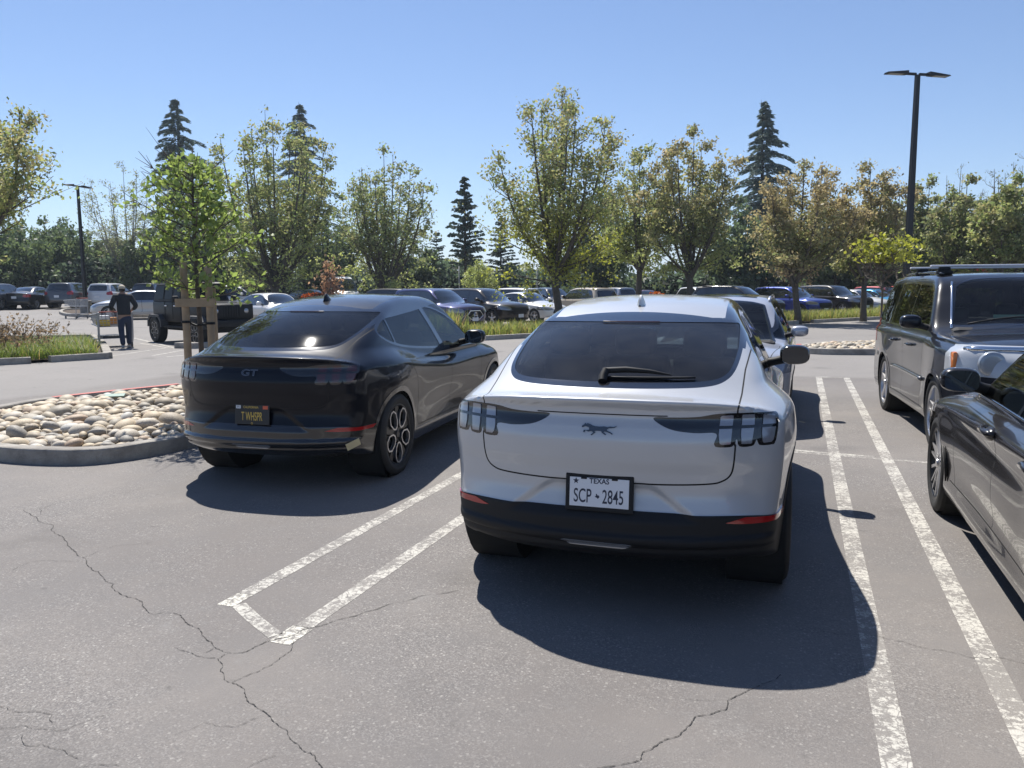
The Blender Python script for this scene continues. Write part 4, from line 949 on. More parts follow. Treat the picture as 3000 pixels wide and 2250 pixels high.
# --- dark sedan at the right edge
def ex_bmw(t, bd, c, sp, D, P):
    for s_ in (-1, 1):
        for hy in (2.43, 1.45):
            b = B(); x = bd.xsurf(hy, .865); b.ell((s_*(x-.002), hy+.05, .86), (.035, .075, .038), 16); b.tube([(s_*(x+.0), hy-.06, .872), (s_*(x+.034), hy-.03, .872), (s_*(x+.034), hy+.13, .874), (s_*(x), hy+.17, .875)], .017, 10); b.build('door_handle', P, t, True)
        b = B(); b.tube([(s_*(bd.xsurf(y, z)+.006), y, z) for y, z in [(3.62, .33), (3.60, .44), (3.63, .52), (3.68, .56)]], [.004, .016, .012, .003], 8); b.build('fender_vent', M_seam, t, True)
        b = B(); b.tube([(s_*(bd.xsurf(y, .965)+.004), y, .975+.008*(y-1)) for y in np.linspace(1.2, 3.4, 14)], .008, 6); b.build('sill_trim', M_gloss, t, True)
    return
sedan_near = build_car('dark_sedan', 'dark grey saloon cropped by the right edge, ten-spoke front wheel and driver mirror', 'bmw', P_bmw, (1.90, 2.40, 0), .0, hi=True, glassm=glass('sedan_side_glass', (.30, .32, .31)), style='vee', extras=ex_bmw)
# ------------------------------------------------------------------ ground, markings, islands
def asphalt_nodes(t, p, paint_mix=None):
    N = t.nodes.new; Lk = t.links.new
    ge = N('ShaderNodeNewGeometry'); pos = ge.outputs['Position']
    def noise(sc, det=6, ro=.6):
        n = N('ShaderNodeTexNoise'); n.inputs['Scale'].default_value = sc; n.inputs['Detail'].default_value = det; n.inputs['Roughness'].default_value = ro; Lk(pos, n.inputs['Vector']); return n.outputs['Fac']
    def mr(x, a, b, c, d):
        m = N('ShaderNodeMapRange'); m.inputs[1].default_value = a; m.inputs[2].default_value = b; m.inputs[3].default_value = c; m.inputs[4].default_value = d; Lk(x, m.inputs[0]); return m.outputs[0]
    def mix(f, a, b, mode='MIX'):
        m = N('ShaderNodeMix'); m.data_type = 'RGBA'; m.blend_type = mode
        for i, v in ((6, a), (7, b)):
            if isinstance(v, tuple): m.inputs[i].default_value = (*v, 1)
            else: Lk(v, m.inputs[i])
        if isinstance(f, float): m.inputs[0].default_value = f
        else: Lk(f, m.inputs[0])
        return m.outputs[2]
    base = mix(mr(noise(.35, 5), .42, .58, 0, 1), (.170, .156, .146), (.212, .195, .180))
    base = mix(mr(noise(1.1, 8, .7), .42, .72, 0, .85), base, (.163, .155, .150))     # sealed, smoother bluish patches
    # the older, lighter drive lane: beyond the stall row
    sp = N('ShaderNodeSeparateXYZ'); Lk(pos, sp.inputs[0])
    def math_(op, a, b=None, c=None):
        m = N('ShaderNodeMath'); m.operation = op
        for i, v in enumerate((a, b, c)):
            if v is None: continue
            if isinstance(v, (int, float)): m.inputs[i].default_value = v
            else: Lk(v, m.inputs[i])
        return m.outputs[0]
    wob = math_('MULTIPLY', math_('SUBTRACT', noise(.6, 4), .5), .5)
    far = math_('MAXIMUM', mr(math_('ADD', sp.outputs[1], wob), 15.5, 15.8, 0, 1), mr(math_('ADD', sp.outputs[0], wob), -11.2, -11.6, 0, 1))
    base = mix(math_('MULTIPLY', far, 1.), base, mix(mr(noise(.15, 6), .3, .7, 0, 1), (.205, .193, .182), (.250, .235, .222)))
    # aggregate: pale and dark chips
    v = N('ShaderNodeTexVoronoi'); v.inputs['Scale'].default_value = 62; Lk(pos, v.inputs['Vector'])
    vs = N('ShaderNodeSeparateColor'); Lk(v.outputs['Color'], vs.inputs[0])
    worn = mr(noise(.8, 5, .65), .40, .62, .10, 1.)
    chip = math_('MULTIPLY', mr(vs.outputs[0], .86, .89, 0, 1), mr(v.outputs['Distance'], .30, .45, 1, 0))
    chip = math_('MULTIPLY', chip, worn)
    base = mix(math_('MULTIPLY', chip, .62), base, (.46, .44, .40))
    v2 = N('ShaderNodeTexVoronoi'); v2.inputs['Scale'].default_value = 150; Lk(pos, v2.inputs['Vector'])
    vs2 = N('ShaderNodeSeparateColor'); Lk(v2.outputs['Color'], vs2.inputs[0])
    base = mix(math_('MULTIPLY', mr(vs2.outputs[1], .3, 1, 0, .55), worn), base, (.085, .083, .085))
    base = mix(math_('MULTIPLY', mr(vs2.outputs[0], .75, .8, 0, .45), worn), base, (.33, .315, .295))
    # oil drips and stains
    base = mix(mr(noise(.9, 3, .5), .62, .74, 0, .40), base, (.085, .08, .078))
    base = mix(mr(noise(5.5, 3, .5), .70, .76, 0, .5), base, (.09, .085, .08))
    base = mix(mr(noise(2.3, 6, .7), .60, .72, 0, .35), base, (.25, .245, .235))
    hgt = math_('ADD', math_('MULTIPLY', v2.outputs['Distance'], .6), math_('MULTIPLY', noise(220, 3), .6))
    b = N('ShaderNodeBump'); b.inputs['Strength'].default_value = .55; b.inputs['Distance'].default_value = .004; Lk(hgt, b.inputs['Height'])
    Lk(b.outputs[0], p.inputs['Normal'])
    p.inputs['Roughness'].default_value = .85; p.inputs['Specular IOR Level'].default_value = .3
    return base, noise, mr, mix, math_, v2, pos, sp
def asphalt():
    m, t, p = nodes('asphalt'); base = asphalt_nodes(t, p)[0]; t.links.new(base, p.inputs['Base Color']); return m
def worn_paint(name, wear=.5, col=(.60, .58, .52)):
    m, t, p = nodes(name); base, noise, mr, mix, math_, v2, pos, sp = asphalt_nodes(t, p); top = .92 if wear < .4 else .74
    n1 = noise(28, 8, .75); n2 = noise(4, 4, .6)
    s = math_('ADD', math_('MULTIPLY', n1, .75), math_('MULTIPLY', n2, .45))
    f = mr(s, .605+(wear-.5)*.25-.028, .605+(wear-.5)*.25+.028, .12 if wear < .55 else .03, top)
    # hairline crazing
    v = t.nodes.new('ShaderNodeTexVoronoi'); v.feature = 'DISTANCE_TO_EDGE'; v.inputs['Scale'].default_value = 22; t.links.new(pos, v.inputs['Vector'])
    f = math_('MULTIPLY', f, mr(v.outputs['Distance'], .02, .05, .25, 1)); f = math_('MAXIMUM', f, .10)
    t.links.new(mix(f, base, col), p.inputs['Base Color']); return m
M_asph = asphalt()
# ground sheet: fine near, coarse far, rising gently on the far left
def ground():
    rs = [0]+list(np.geomspace(1.5, 2600, 66)); na = 96; V = [(0, 0, 0)]; F = []
    for r in rs[1:]:
        for k in range(na):
            a = 2*math.pi*k/na; x, y = r*math.cos(a), r*math.sin(a); V.append((x, y, gz(x, y)))
    for k in range(na): F.append((0, 1+k, 1+(k+1) % na))
    for i in range(len(rs)-2):
        for k in range(na):
            a = 1+i*na+k; b = 1+i*na+(k+1) % na; F.append((a, a+na, b+na, b))
    o = mesh_obj('ground', V, F, M_asph, smooth=True); tag(o, kind='structure'); return o
ground()
M_line = worn_paint('stall_paint', .50); M_line2 = worn_paint('fresh_paint', .30, (.66, .64, .56)); M_line3 = worn_paint('thin_paint', .58)
def strip(pts, w, z=.0015):
    """flat strip along a polyline"""
    P = [Vector((p[0], p[1], 0)) for p in pts]; V = []; F = []
    for i, p in enumerate(P):
        t = (P[min(i+1, len(P)-1)]-P[max(i-1, 0)]).normalized(); n = Vector((-t.y, t.x, 0)); ww = w[i] if isinstance(w, (list, tuple)) else w
        for s in (-.5, .5):
            q = p+n*ww*s; V.append((q.x, q.y, gz(q.x, q.y)+z))
    for i in range(len(P)-1): F.append((2*i, 2*i+2, 2*i+3, 2*i+1))
    return V, F
def marking(name, segs, mt, z=.0015):
    V = []; F = []
    for pts, w in segs:
        v, f = strip(pts, w, z); k = len(V); V += v; F += [tuple(i+k for i in q) for q in f]
    o = mesh_obj(name, V, F, mt); tag(o, kind='structure'); return o
marking('road_marking', [([(.377, 2.2), (.377, 15.5)], .105), ([(.848, 2.2), (.848, 15.55)], .105), ([(-2.80, 3.44), (-2.79, 15.5)], .10), ([(-2.25, 3.18), (-2.24, 15.5)], .10)], M_line)
marking('road_marking', [([(-.35, 8.51), (.74, 8.37)], .065)], M_line, .0022)
marking('road_marking', [([(.32, 15.60), (.90, 15.66)], .07), ([(-6.0, 8.95), (2.9, 8.10)], .07), ([(4.1, 2), (4.1, 15.5)], .1), ([(4.65, 2), (4.65, 15.5)], .1)], M_line3, .0008)
marking('road_marking', [([(-2.80, 3.27), (-2.80, 3.435)], .10), ([(-2.255, 2.985), (-2.25, 3.175)], .12)], M_line2)
marking('road_marking', [([(-2.74, 3.305), (-2.53, 3.17), (-2.32, 3.05)], .075)], M_line)
def Zr(o, sc, pts): return [gat((o[0]+x*sc)/S_, (o[1]+y*sc)/S_) for x, y in pts]
R1 = lambda pts: Zr((0, 700), .3617, pts)
marking('road_marking', [(R1([(1080, 805), (1420, 885)]), .12), (R1([(1090, 838), (1350, 880)]), .10), (R1([(1360, 880), (900, 948)]), .10), (R1([(1490, 900), (1240, 945)]), .10), (R1([(1560, 938), (1350, 954)]), .10), (R1([(520, 835), (600, 826)]), .1)], M_line)
# cracks: thin ragged strips
def frac(pts, n=3, amp=.12):
    P = [Vector((p[0], p[1])) for p in pts]
    for _ in range(n):
        Q = [P[0]]
        for a, b in zip(P, P[1:]):
            d = b-a; m = (a+b)/2+Vector((-d.y, d.x))*random.uniform(-amp, amp); Q += [m, b]
        P = Q
    return P
R4 = lambda pts: Zr((0, 1250), .6028, pts)
R5 = lambda pts: Zr((1700, 1500), .5877, pts)
cr = [(R4([(120, 400), (180, 440), (210, 470), (260, 480), (290, 530), (330, 570), (370, 610), (415, 640), (430, 680), (480, 705), (510, 745), (555, 765), (560, 800), (620, 830), (690, 850), (710, 890), (745, 915), (800, 905), (880, 920), (900, 950), (940, 975), (980, 1000), (1000, 1030), (1040, 1070), (1110, 1100), (1180, 1100), (1240, 1070), (1300, 1045), (1400, 1025), (1470, 990), (1560, 970), (1659, 935), (1830, 890), (2060, 820), (2240, 790)]), .010),
      (R4([(840, 1075), (890, 1090), (930, 1100), (1000, 1125), (1060, 1130), (1075, 1150), (1070, 1190), (1090, 1225), (1125, 1245), (1190, 1215), (1260, 1190), (1320, 1160), (1360, 1125), (1400, 1100), (1430, 1045)]), .007), (R4([(1000, 1100), (1040, 1075)]), .006), (R4([(1060, 1130), (1110, 1100)]), .007),
      (R4([(1125, 1245), (1190, 1285), (1200, 1320), (1240, 1360), (1300, 1400), (1350, 1450), (1400, 1500), (1440, 1540), (1480, 1580), (1530, 1600), (1550, 1640), (1600, 1700)]), .009),
      (R4([(60, 700), (140, 660), (240, 650), (330, 655), (400, 655)]), .006), (R4([(200, 400), (300, 370), (420, 350), (560, 340), (690, 300)]), .005), (R4([(250, 440), (330, 420), (430, 395)]), .005), (R4([(180, 440), (190, 400), (240, 385)]), .006), (R4([(400, 640), (470, 610), (560, 580), (740, 560)]), .005),
      (R4([(0, 1360), (50, 1385), (150, 1390), (250, 1400), (255, 1440)]), .005), (R4([(-60, 1470), (120, 1455), (210, 1470), (320, 1475), (400, 1440), (480, 1410), (540, 1400)]), .005), (R4([(110, 1500), (125, 1550), (210, 1550), (300, 1570), (350, 1600), (380, 1620)]), .005), (R4([(330, 1680), (420, 1650), (580, 1650)]), .005), (R4([(850, 1500), (1000, 1440), (1150, 1460), (1280, 1410)]), .004), (R4([(950, 440), (1060, 430), (1130, 395)]), .004), (R4([(1200, 1659), (1280, 1620), (1340, 1600)]), .004),
      (R5([(1000, 810), (940, 850), (860, 880), (800, 910), (735, 940), (720, 990), (650, 1010), (580, 1020), (550, 1060), (500, 1110), (430, 1135), (370, 1170), (310, 1200), (300, 1240), (180, 1265), (60, 1290)]), .009),
      (R5([(1100, 590), (1300, 615), (1470, 620), (1530, 635), (1620, 650), (1720, 680), (1800, 690), (1880, 705), (1960, 730), (2080, 725), (2150, 740), (2300, 790)]), .006), (R5([(520, 935), (620, 940), (700, 945)]), .004),
      (Zr((0, 700), .3617, [(0, 1310), (250, 1280), (560, 1262), (820, 1245), (1100, 1215), (1500, 1190)]), .016), (Zr((0, 700), .3617, [(150, 1290), (330, 1275), (470, 1265)]), .01)]
V = []; F = []
for pts, w_ in cr:
    P = frac(pts, 3, .11); w2 = [w_*.44*random.uniform(.15, 1.3) for _ in P]; w2[0] = w2[-1] = .001
    v, f = strip(P, w2, .003); k = len(V); V += v; F += [tuple(i+k for i in q) for q in f]
tag(mesh_obj('crack_lines', V, F, mat('crack_dark', (.05, .047, .044), .95)), kind='structure')
# ---- kerbs and islands
def mat_concrete():
    m, t, p = nodes('kerb_concrete'); N = t.nodes.new
    tc = N('ShaderNodeNewGeometry'); n = N('ShaderNodeTexNoise'); n.inputs['Scale'].default_value = 3; n.inputs['Detail'].default_value = 9; n.inputs['Roughness'].default_value = .7; t.links.new(tc.outputs['Position'], n.inputs['Vector'])
    r = N('ShaderNodeValToRGB'); r.color_ramp.elements[0].color = (.17, .155, .14, 1); r.color_ramp.elements[0].position = .3; r.color_ramp.elements[1].color = (.40, .375, .33, 1); r.color_ramp.elements[1].position = .68
    t.links.new(n.outputs['Fac'], r.inputs[0]); t.links.new(r.outputs[0], p.inputs['Base Color']); p.inputs['Roughness'].default_value = .9
    n2 = N('ShaderNodeTexNoise'); n2.inputs['Scale'].default_value = 60; n2.inputs['Detail'].default_value = 5; t.links.new(tc.outputs['Position'], n2.inputs['Vector'])
    b = N('ShaderNodeBump'); b.inputs['Strength'].default_value = .5; b.inputs['Distance'].default_value = .016; t.links.new(n2.outputs['Fac'], b.inputs['Height']); t.links.new(b.outputs[0], p.inputs['Normal']); return m
M_conc = mat_concrete(); M_redk = mat('red_kerb_paint', (.42, .12, .10), .7, var=.3); M_soil = mat('mulch_soil', (.07, .05, .035), .95, bump=(20, .8, .03), var=.4)
def kerb(pts, w=.16, h=.15, closed=False, mt=None, name='kerb'):
    """profile swept along the outline, top edge rounded, slightly uneven"""
    P = [Vector((p[0], p[1], 0)) for p in pts]; n = len(P); V = []; F = []
    prof = [(-w/2-.012, -.02), (-w/2, h-.02), (-w/2+.006, h-.007), (-w/2+.02, h), (w/2-.02, h), (w/2-.006, h-.007), (w/2, h-.02), (w/2+.004, -.02)]
    for i in range(n):
        a, b = (P[(i-1) % n], P[(i+1) % n]) if closed else (P[max(i-1, 0)], P[min(i+1, n-1)])
        t = (b-a).normalized(); nn = Vector((t.y, -t.x, 0)); j = random.uniform(-.004, .004)
        for (o, z) in prof:
            q = P[i]+nn*(-o); V.append((q.x, q.y, gz(q.x, q.y)+z+(j if z > 0 else 0)))
    k = len(prof)
    for i in range(n if closed else n-1):
        a = i*k; b = ((i+1) % n)*k
        for j in range(k-1): F.append((a+j, b+j, b+j+1, a+j+1))
    if not closed: F.append(tuple(range(k))); F.append(tuple((n-1)*k+j for j in range(k-1, -1, -1)))
    o = mesh_obj(name, V, F, mt or M_conc); tag(o, kind='structure'); return o
def fill(pts, z, mt, name, bump=0.):
    c = np.mean(np.array(pts), 0); V = []; F = []; n = len(pts); rings = 5
    for r in range(rings+1):
        for p in pts:
            q = (p[0]*(1-r/rings)+c[0]*r/rings, p[1]*(1-r/rings)+c[1]*r/rings); V.append((q[0], q[1], gz(*q)+z+bump*math.sin(math.pi/2*r/rings)))
    for r in range(rings):
        for i in range(n): F.append((r*n+i, r*n+(i+1) % n, (r+1)*n+(i+1) % n, (r+1)*n+i))
    o = mesh_obj(name, V, F, mt, smooth=True); tag(o, kind='structure'); return o
ISL = [tuple(p) for p in crom([(-6.02, 15.0), (-6.02, 11.0), (-6.0, 7.6), (-6.05, 6.7), (-6.18, 6.0), (-6.55, 5.62), (-7.5, 5.55), (-8.6, 5.95), (-9.6, 6.85), (-9.95, 7.9), (-9.75, 8.9), (-9.35, 10.1), (-9.0, 11.6), (-8.9, 15.0)], 5, closed=False)]
kerb(ISL, closed=True); fill(ISL, .07, M_soil, 'soil', .03)
red = [p for p in ISL if p[0] < -9.2 and 8.2 < p[1] < 10.3]
V, F = strip(red, .13, .156); tag(mesh_obj('kerb_paint', V, F, M_redk), kind='structure')
# right-hand cobble island
ISR = [tuple(p) for p in crom([(.0, 21.6), (.25, 21.0), (.9, 20.85), (2.5, 21.3), (5.0, 22.6), (7.5, 24.5), (7.8, 25.8), (6.5, 26.0), (4, 25.2), (1.8, 24.2), (.5, 23.0)], 5)]
kerb(ISR, closed=True); fill(ISR, .07, M_soil, 'soil', .04)
V, F = strip([(.02, 22.2), (.0, 21.6), (.15, 21.1)], .13, .156); tag(mesh_obj('kerb_paint', V, F, M_redk), kind='structure')
# left planting bed
LB = [(-15.75, 14.75), (-16.15, 13.95), (-16.28, 13.6)]; LB2 = [(-16.45, 13.25), (-16.7, 12.9), (-17.5, 11.6), (-18.2, 10.4), (-20, 9.8), (-24, 13), (-24.5, 19), (-22.5, 20.5), (-20.6, 19.0), (-18.2, 16.95), (-15.75, 14.75)]
kerb(LB, .2, .15); kerb(LB2, .2, .15); fill([(-15.9, 14.7), (-16.45, 13.4), (-17.5, 11.7), (-18.2, 10.6), (-20, 10), (-24, 13), (-24.4, 19), (-22.5, 20.3), (-20.6, 18.8), (-18.2, 16.8)], .06, M_soil, 'soil', .05)
# long diagonal planting strip
SE = Vector((.55, .835)).normalized(); SN = Vector((-SE.y, SE.x)); K0 = Vector((-8.45, 25.0))
def sp_(s, o): q = K0+SE*s+SN*o; return (q.x, q.y)
def strip_at(u, o):
    r = azray(u); d = Vector((r[0], r[1])).normalized(); A = K0+SN*o
    # A+SE*s = d*k
    det = SE.x*(-d.y)+d.x*SE.y; s = (-A.x*(-d.y)+(-A.y)*d.x*1.0)/det if det else 0
    return s, math.hypot(*(A+SE*s))
SA = [tuple(p) for p in crom([sp_(-3.6, .9), sp_(-3.0, .1), sp_(-1.5, -.02), sp_(8, 0), sp_(15.4, 0)], 5, closed=False)]
kerb(SA, .18); kerb([sp_(16.4, 0), sp_(22, 0), sp_(30, 0), sp_(46, 0)], .18)
kerb([sp_(-3.6, 1.2), sp_(-2.8, 2.4), sp_(0, 2.6), sp_(46, 2.6)], .18)
fill([sp_(-3.4, 1.0)]+[sp_(s, .08) for s in range(-2, 47, 6)]+[sp_(s, 2.5) for s in range(46, -3, -6)], .07, M_soil, 'soil', .03)
# mid-left island with the lamp
MI = [tuple(p) for p in crom([pol(128, 53), pol(150, 48.5), pol(220, 47), pol(330, 46), pol(345, 50), pol(240, 55), pol(150, 57)], 4)]
kerb(MI, .18, closed=True); fill(MI, .06, M_soil, 'soil', .04)
kerb([pol(380, 24.6), pol(415, 24.2), pol(470, 24.4)], .35, .16)
kerb([pol(388, 37), pol(430, 37.5), pol(500, 39)], .18)
# ---- cobbles
def mat_stone():
    m, t, p = nodes('river_stone'); N = t.nodes.new
    oi = N('ShaderNodeObjectInfo'); at = N('ShaderNodeAttribute'); at.attribute_name = 'tint'; ad = N('ShaderNodeMath'); ad.operation = 'ADD'; t.links.new(oi.outputs['Random'], ad.inputs[0]); t.links.new(at.outputs['Fac'], ad.inputs[1])
    fr = N('ShaderNodeMath'); fr.operation = 'FRACT'; t.links.new(ad.outputs[0], fr.inputs[0])
    r = N('ShaderNodeValToRGB'); cols = [(.0, (.46, .39, .28)), (.22, (.36, .32, .25)), (.36, (.54, .44, .30)), (.58, (.30, .275, .235)), (.66, (.44, .33, .23)), (.76, (.52, .46, .37)), (.90, (.36, .30, .22)), (.97, (.52, .50, .45))]
    r.color_ramp.interpolation = 'CONSTANT'
    while len(r.color_ramp.elements) < len(cols): r.color_ramp.elements.new(.5)
    for e, (a, c) in zip(r.color_ramp.elements, cols): e.position = a; e.color = (*c, 1)
    t.links.new(fr.outputs[0], r.inputs[0])
    tc = N('ShaderNodeTexCoord'); n = N('ShaderNodeTexNoise'); n.inputs['Scale'].default_value = 9; n.inputs['Detail'].default_value = 8; n.inputs['Roughness'].default_value = .7; t.links.new(tc.outputs['Object'], n.inputs['Vector'])
    mp = N('ShaderNodeMapRange'); mp.inputs[1].default_value = .3; mp.inputs[2].default_value = .7; mp.inputs[3].default_value = .6; mp.inputs[4].default_value = 1.25; t.links.new(n.outputs['Fac'], mp.inputs[0])
    mx = N('ShaderNodeVectorMath'); mx.operation = 'SCALE'; t.links.new(r.outputs[0], mx.inputs[0]); t.links.new(mp.outputs[0], mx.inputs['Scale']); t.links.new(mx.outputs[0], p.inputs['Base Color'])
    b = N('ShaderNodeBump'); b.inputs['Strength'].default_value = .35; b.inputs['Distance'].default_value = .01; t.links.new(n.outputs['Fac'], b.inputs['Height']); t.links.new(b.outputs[0], p.inputs['Normal'])
    p.inputs['Roughness'].default_value = .62; return m
M_stone = mat_stone()
def stone_geo(seed):
    rg_ = random.Random(seed); bm = bmesh.new(); bmesh.ops.create_icosphere(bm, subdivisions=3, radius=1)
    ks = [(Vector((rg_.gauss(0, 1), rg_.gauss(0, 1), rg_.gauss(0, 1))).normalized(), rg_.uniform(-.16, .12)) for _ in range(7)]
    for v in bm.verts:
        d = v.co.normalized(); f = 1+sum(a*max(0, d.dot(k))**2 for k, a in ks); v.co = d*f
        v.co.z *= .72; v.co.x *= 1.15
    bm.verts.index_update(); V = np.array([v.co for v in bm.verts]); F = np.array([[v.index for v in f.verts] for f in bm.faces]); bm.free(); return V, F
STG = [stone_geo(i) for i in range(9)]; STM = []
for V, F in STG:
    o = mesh_obj('cobble', V, F, M_stone, smooth=True); STM.append(o.data); bpy.data.objects.remove(o)
def inside(p, poly):
    c = False; n = len(poly)
    for i in range(n):
        a, b = poly[i], poly[(i+1) % n]
        if (a[1] > p[1]) != (b[1] > p[1]) and p[0] < a[0]+(p[1]-a[1])*(b[0]-a[0])/(b[1]-a[1]): c = not c
    return c
def scatter_stones(poly, ymax, dens, rmin, rmax, layers=2):
    xs = [p[0] for p in poly]; ys = [p[1] for p in poly]; out = []
    PA = np.array(poly)
    for L_ in range(layers):
        pts = []; tries = 0; n = int(dens)
        while len(pts) < n and tries < n*40:
            tries += 1; p = (random.uniform(min(xs), max(xs)), random.uniform(min(ys), min(ymax, max(ys))))
            r = rmin+(rmax-rmin)*random.random()**2.2
            if not inside(p, poly) or np.min(np.hypot(*(PA-np.array(p)).T)) < r*.8+.06: continue
            if any((p[0]-q[0])**2+(p[1]-q[1])**2 < ((r+q[2])*.86)**2 for q in pts): continue
            pts.append((p[0], p[1], r))
        for (x, y, r) in pts:
            e = min(1, np.min(np.hypot(*(PA-np.array((x, y))).T))/.9)
            out.append((x, y, .065+.035*e+L_*.045*(.35+.65*e), r))
    return out
def _rot(): return Matrix.Rotation(random.uniform(0, 6.28), 3, 'Z') @ Matrix.Rotation(random.gauss(0, .28), 3, 'X') @ Matrix.Rotation(random.gauss(0, .28), 3, 'Y')
left_st = scatter_stones(ISL, 12.5, 850, .045, .145); right_st = scatter_stones(ISR, 30, 420, .06, .14)
allst = sorted(left_st, key=lambda s: math.hypot(s[0], s[1])-s[3]*8-(20 if s[2] > .16 else 0))
for i, (x, y, z, r) in enumerate(allst[:300]):
    o = bpy.data.objects.new('cobble', STM[i % len(STM)]); COL.objects.link(o); o.location = (x, y, z); o.rotation_euler = _rot().to_euler(); o.scale = (r, r*random.uniform(.85, 1.05), r*random.uniform(.8, 1.1))
    tag(o, 'rounded river cobble heaped in the kerbed island beside the black crossover', 'stone', 'cobbles heaped in the near island')
V = []; F = []; TT = []; k = 0
for (x, y, z, r) in allst[300:]+right_st:
    g, f = STG[random.randrange(9)]; R = np.array(_rot()); v = (g*[r, r*.95, r])@R.T+[x, y, z]; V.append(v); F.append(f+k); k += len(v); TT.append(np.full(len(v), random.random()))
o = mesh_obj('cobble_bed', np.concatenate(V), np.concatenate(F), M_stone, smooth=True)
a = o.data.attributes.new('tint', 'FLOAT', 'POINT'); a.data.foreach_set('value', np.concatenate(TT)); tag(o, 'pale cobbles filling the farther parts of the kerbed islands', 'stones', kind='stuff')
# broken kerb stub standing in the right island is part of the cobbles; green slip lying among the near ones
b = B(); b.box((-9.0, 8.5, .19), (.26, .12, .012), .004, Matrix.Rotation(.6, 3, 'Z') @ Matrix.Rotation(.2, 3, 'X')); tag(b.build('green_marker', mat('green_paint', (.20, .30, .25), .6)), 'flat pale green marker lying among the cobbles near the red kerb', 'marker')
# ------------------------------------------------------------------ plants
def mat_leaf(name, trans=.45, rough=.5):
    if name in MATS: return MATS[name]
    m = bpy.data.materials.new(name); m.use_nodes = True; t = m.node_tree; t.nodes.clear(); N = t.nodes.new
    at = N('ShaderNodeAttribute'); at.attribute_name = 'col'
    d = N('ShaderNodeBsdfDiffuse'); tr = N('ShaderNodeBsdfTranslucent'); gl = N('ShaderNodeBsdfGlossy'); gl.inputs['Roughness'].default_value = rough
    hs = N('ShaderNodeHueSaturation'); hs.inputs['Saturation'].default_value = 1.15; hs.inputs['Value'].default_value = 1.75; t.links.new(at.outputs['Color'], hs.inputs['Color'])
    t.links.new(at.outputs['Color'], d.inputs[0]); t.links.new(hs.outputs[0], tr.inputs[0]); gl.inputs[0].default_value = (.5, .5, .5, 1)
    a = N('ShaderNodeMixShader'); a.inputs[0].default_value = trans; t.links.new(d.outputs[0], a.inputs[1]); t.links.new(tr.outputs[0], a.inputs[2])
    b = N('ShaderNodeMixShader'); b.inputs[0].default_value = .07; t.links.new(a.outputs[0], b.inputs[1]); t.links.new(gl.outputs[0], b.inputs[2])
    o = N('ShaderNodeOutputMaterial'); t.links.new(b.outputs[0], o.inputs[0]); MATS[name] = m; return m
M_leaf = mat_leaf('leaf'); M_needle = mat_leaf('needle', .12, .6)
M_bark = mat('bark', (.10, .085, .07), .9, bump=(14, .8, .02), var=.4); M_barkd = mat('bark_dark', (.055, .045, .038), .9, bump=(14, .8, .02), var=.4); M_barkl = mat('bark_pale', (.24, .22, .19), .9, bump=(14, .8, .02), var=.3)
def leaf_mesh(name, P, size, cols, parent, m=None, elong=1.6, up=0., rng=None, dirs=None, fold=False):
    """P: (n,3) leaf centres; rhombus leaves with random pose"""
    rng = rng or RNG; n = len(P); P = np.asarray(P)
    a = rng.normal(size=(n, 3)); a[:, 2] += up; a /= np.linalg.norm(a, axis=1, keepdims=True)
    if dirs is not None: a = a*.5+dirs; a /= np.linalg.norm(a, axis=1, keepdims=True)
    b = rng.normal(size=(n, 3)); b -= a*(a*b).sum(1, keepdims=True); b /= np.linalg.norm(b, axis=1, keepdims=True)
    s = (np.asarray(size)*rng.uniform(.6, 1.25, n))[:, None] if np.ndim(size) == 0 else (size*rng.uniform(.7, 1.2, n))[:, None]
    L = a*s*elong*.5; W = b*s*.5
    if fold:
        nrm = np.cross(a, b)*s*.16
        V = np.stack([P-L, P-W*.9-L*.1+nrm, P+L, P+W*.9-L*.1+nrm, P], 1).reshape(-1, 3); k = np.arange(n)[:, None]*5
        F = np.concatenate([k+[0, 4, 1], k+[1, 4, 2], k+[0, 3, 4], k+[3, 2, 4]]); nv = 5
    else:
        V = np.stack([P-L, P+W*.9-L*.1, P+L, P-W*.9-L*.1], 1).reshape(-1, 3); F = np.arange(n*4).reshape(-1, 4); nv = 4
    o = mesh_obj(name, V, F, m or M_leaf, parent)
    c = np.concatenate([np.clip(cols*rng.uniform(.72, 1.3, (n, 1)), 0, 1), np.ones((n, 1))], 1); c = np.repeat(c, nv, 0)
    at = o.data.attributes.new('col', 'FLOAT_COLOR', 'POINT'); at.data.foreach_set('color', c.ravel().astype(np.float32)); return o
def bez(a, b, c, n): return [tuple((1-t)**2*np.array(a)+2*(1-t)*t*np.array(b)+t*t*np.array(c)) for t in np.linspace(0, 1, n)]
GRN = np.array((.18, .23, .09)); OLV = np.array((.26, .285, .11)); RED = np.array((.33, .25, .16)); YEL = np.array((.30, .31, .07)); PAL = np.array((.20, .21, .11)); LIM = np.array((.17, .31, .045)); DRK = np.array((.055, .075, .048))
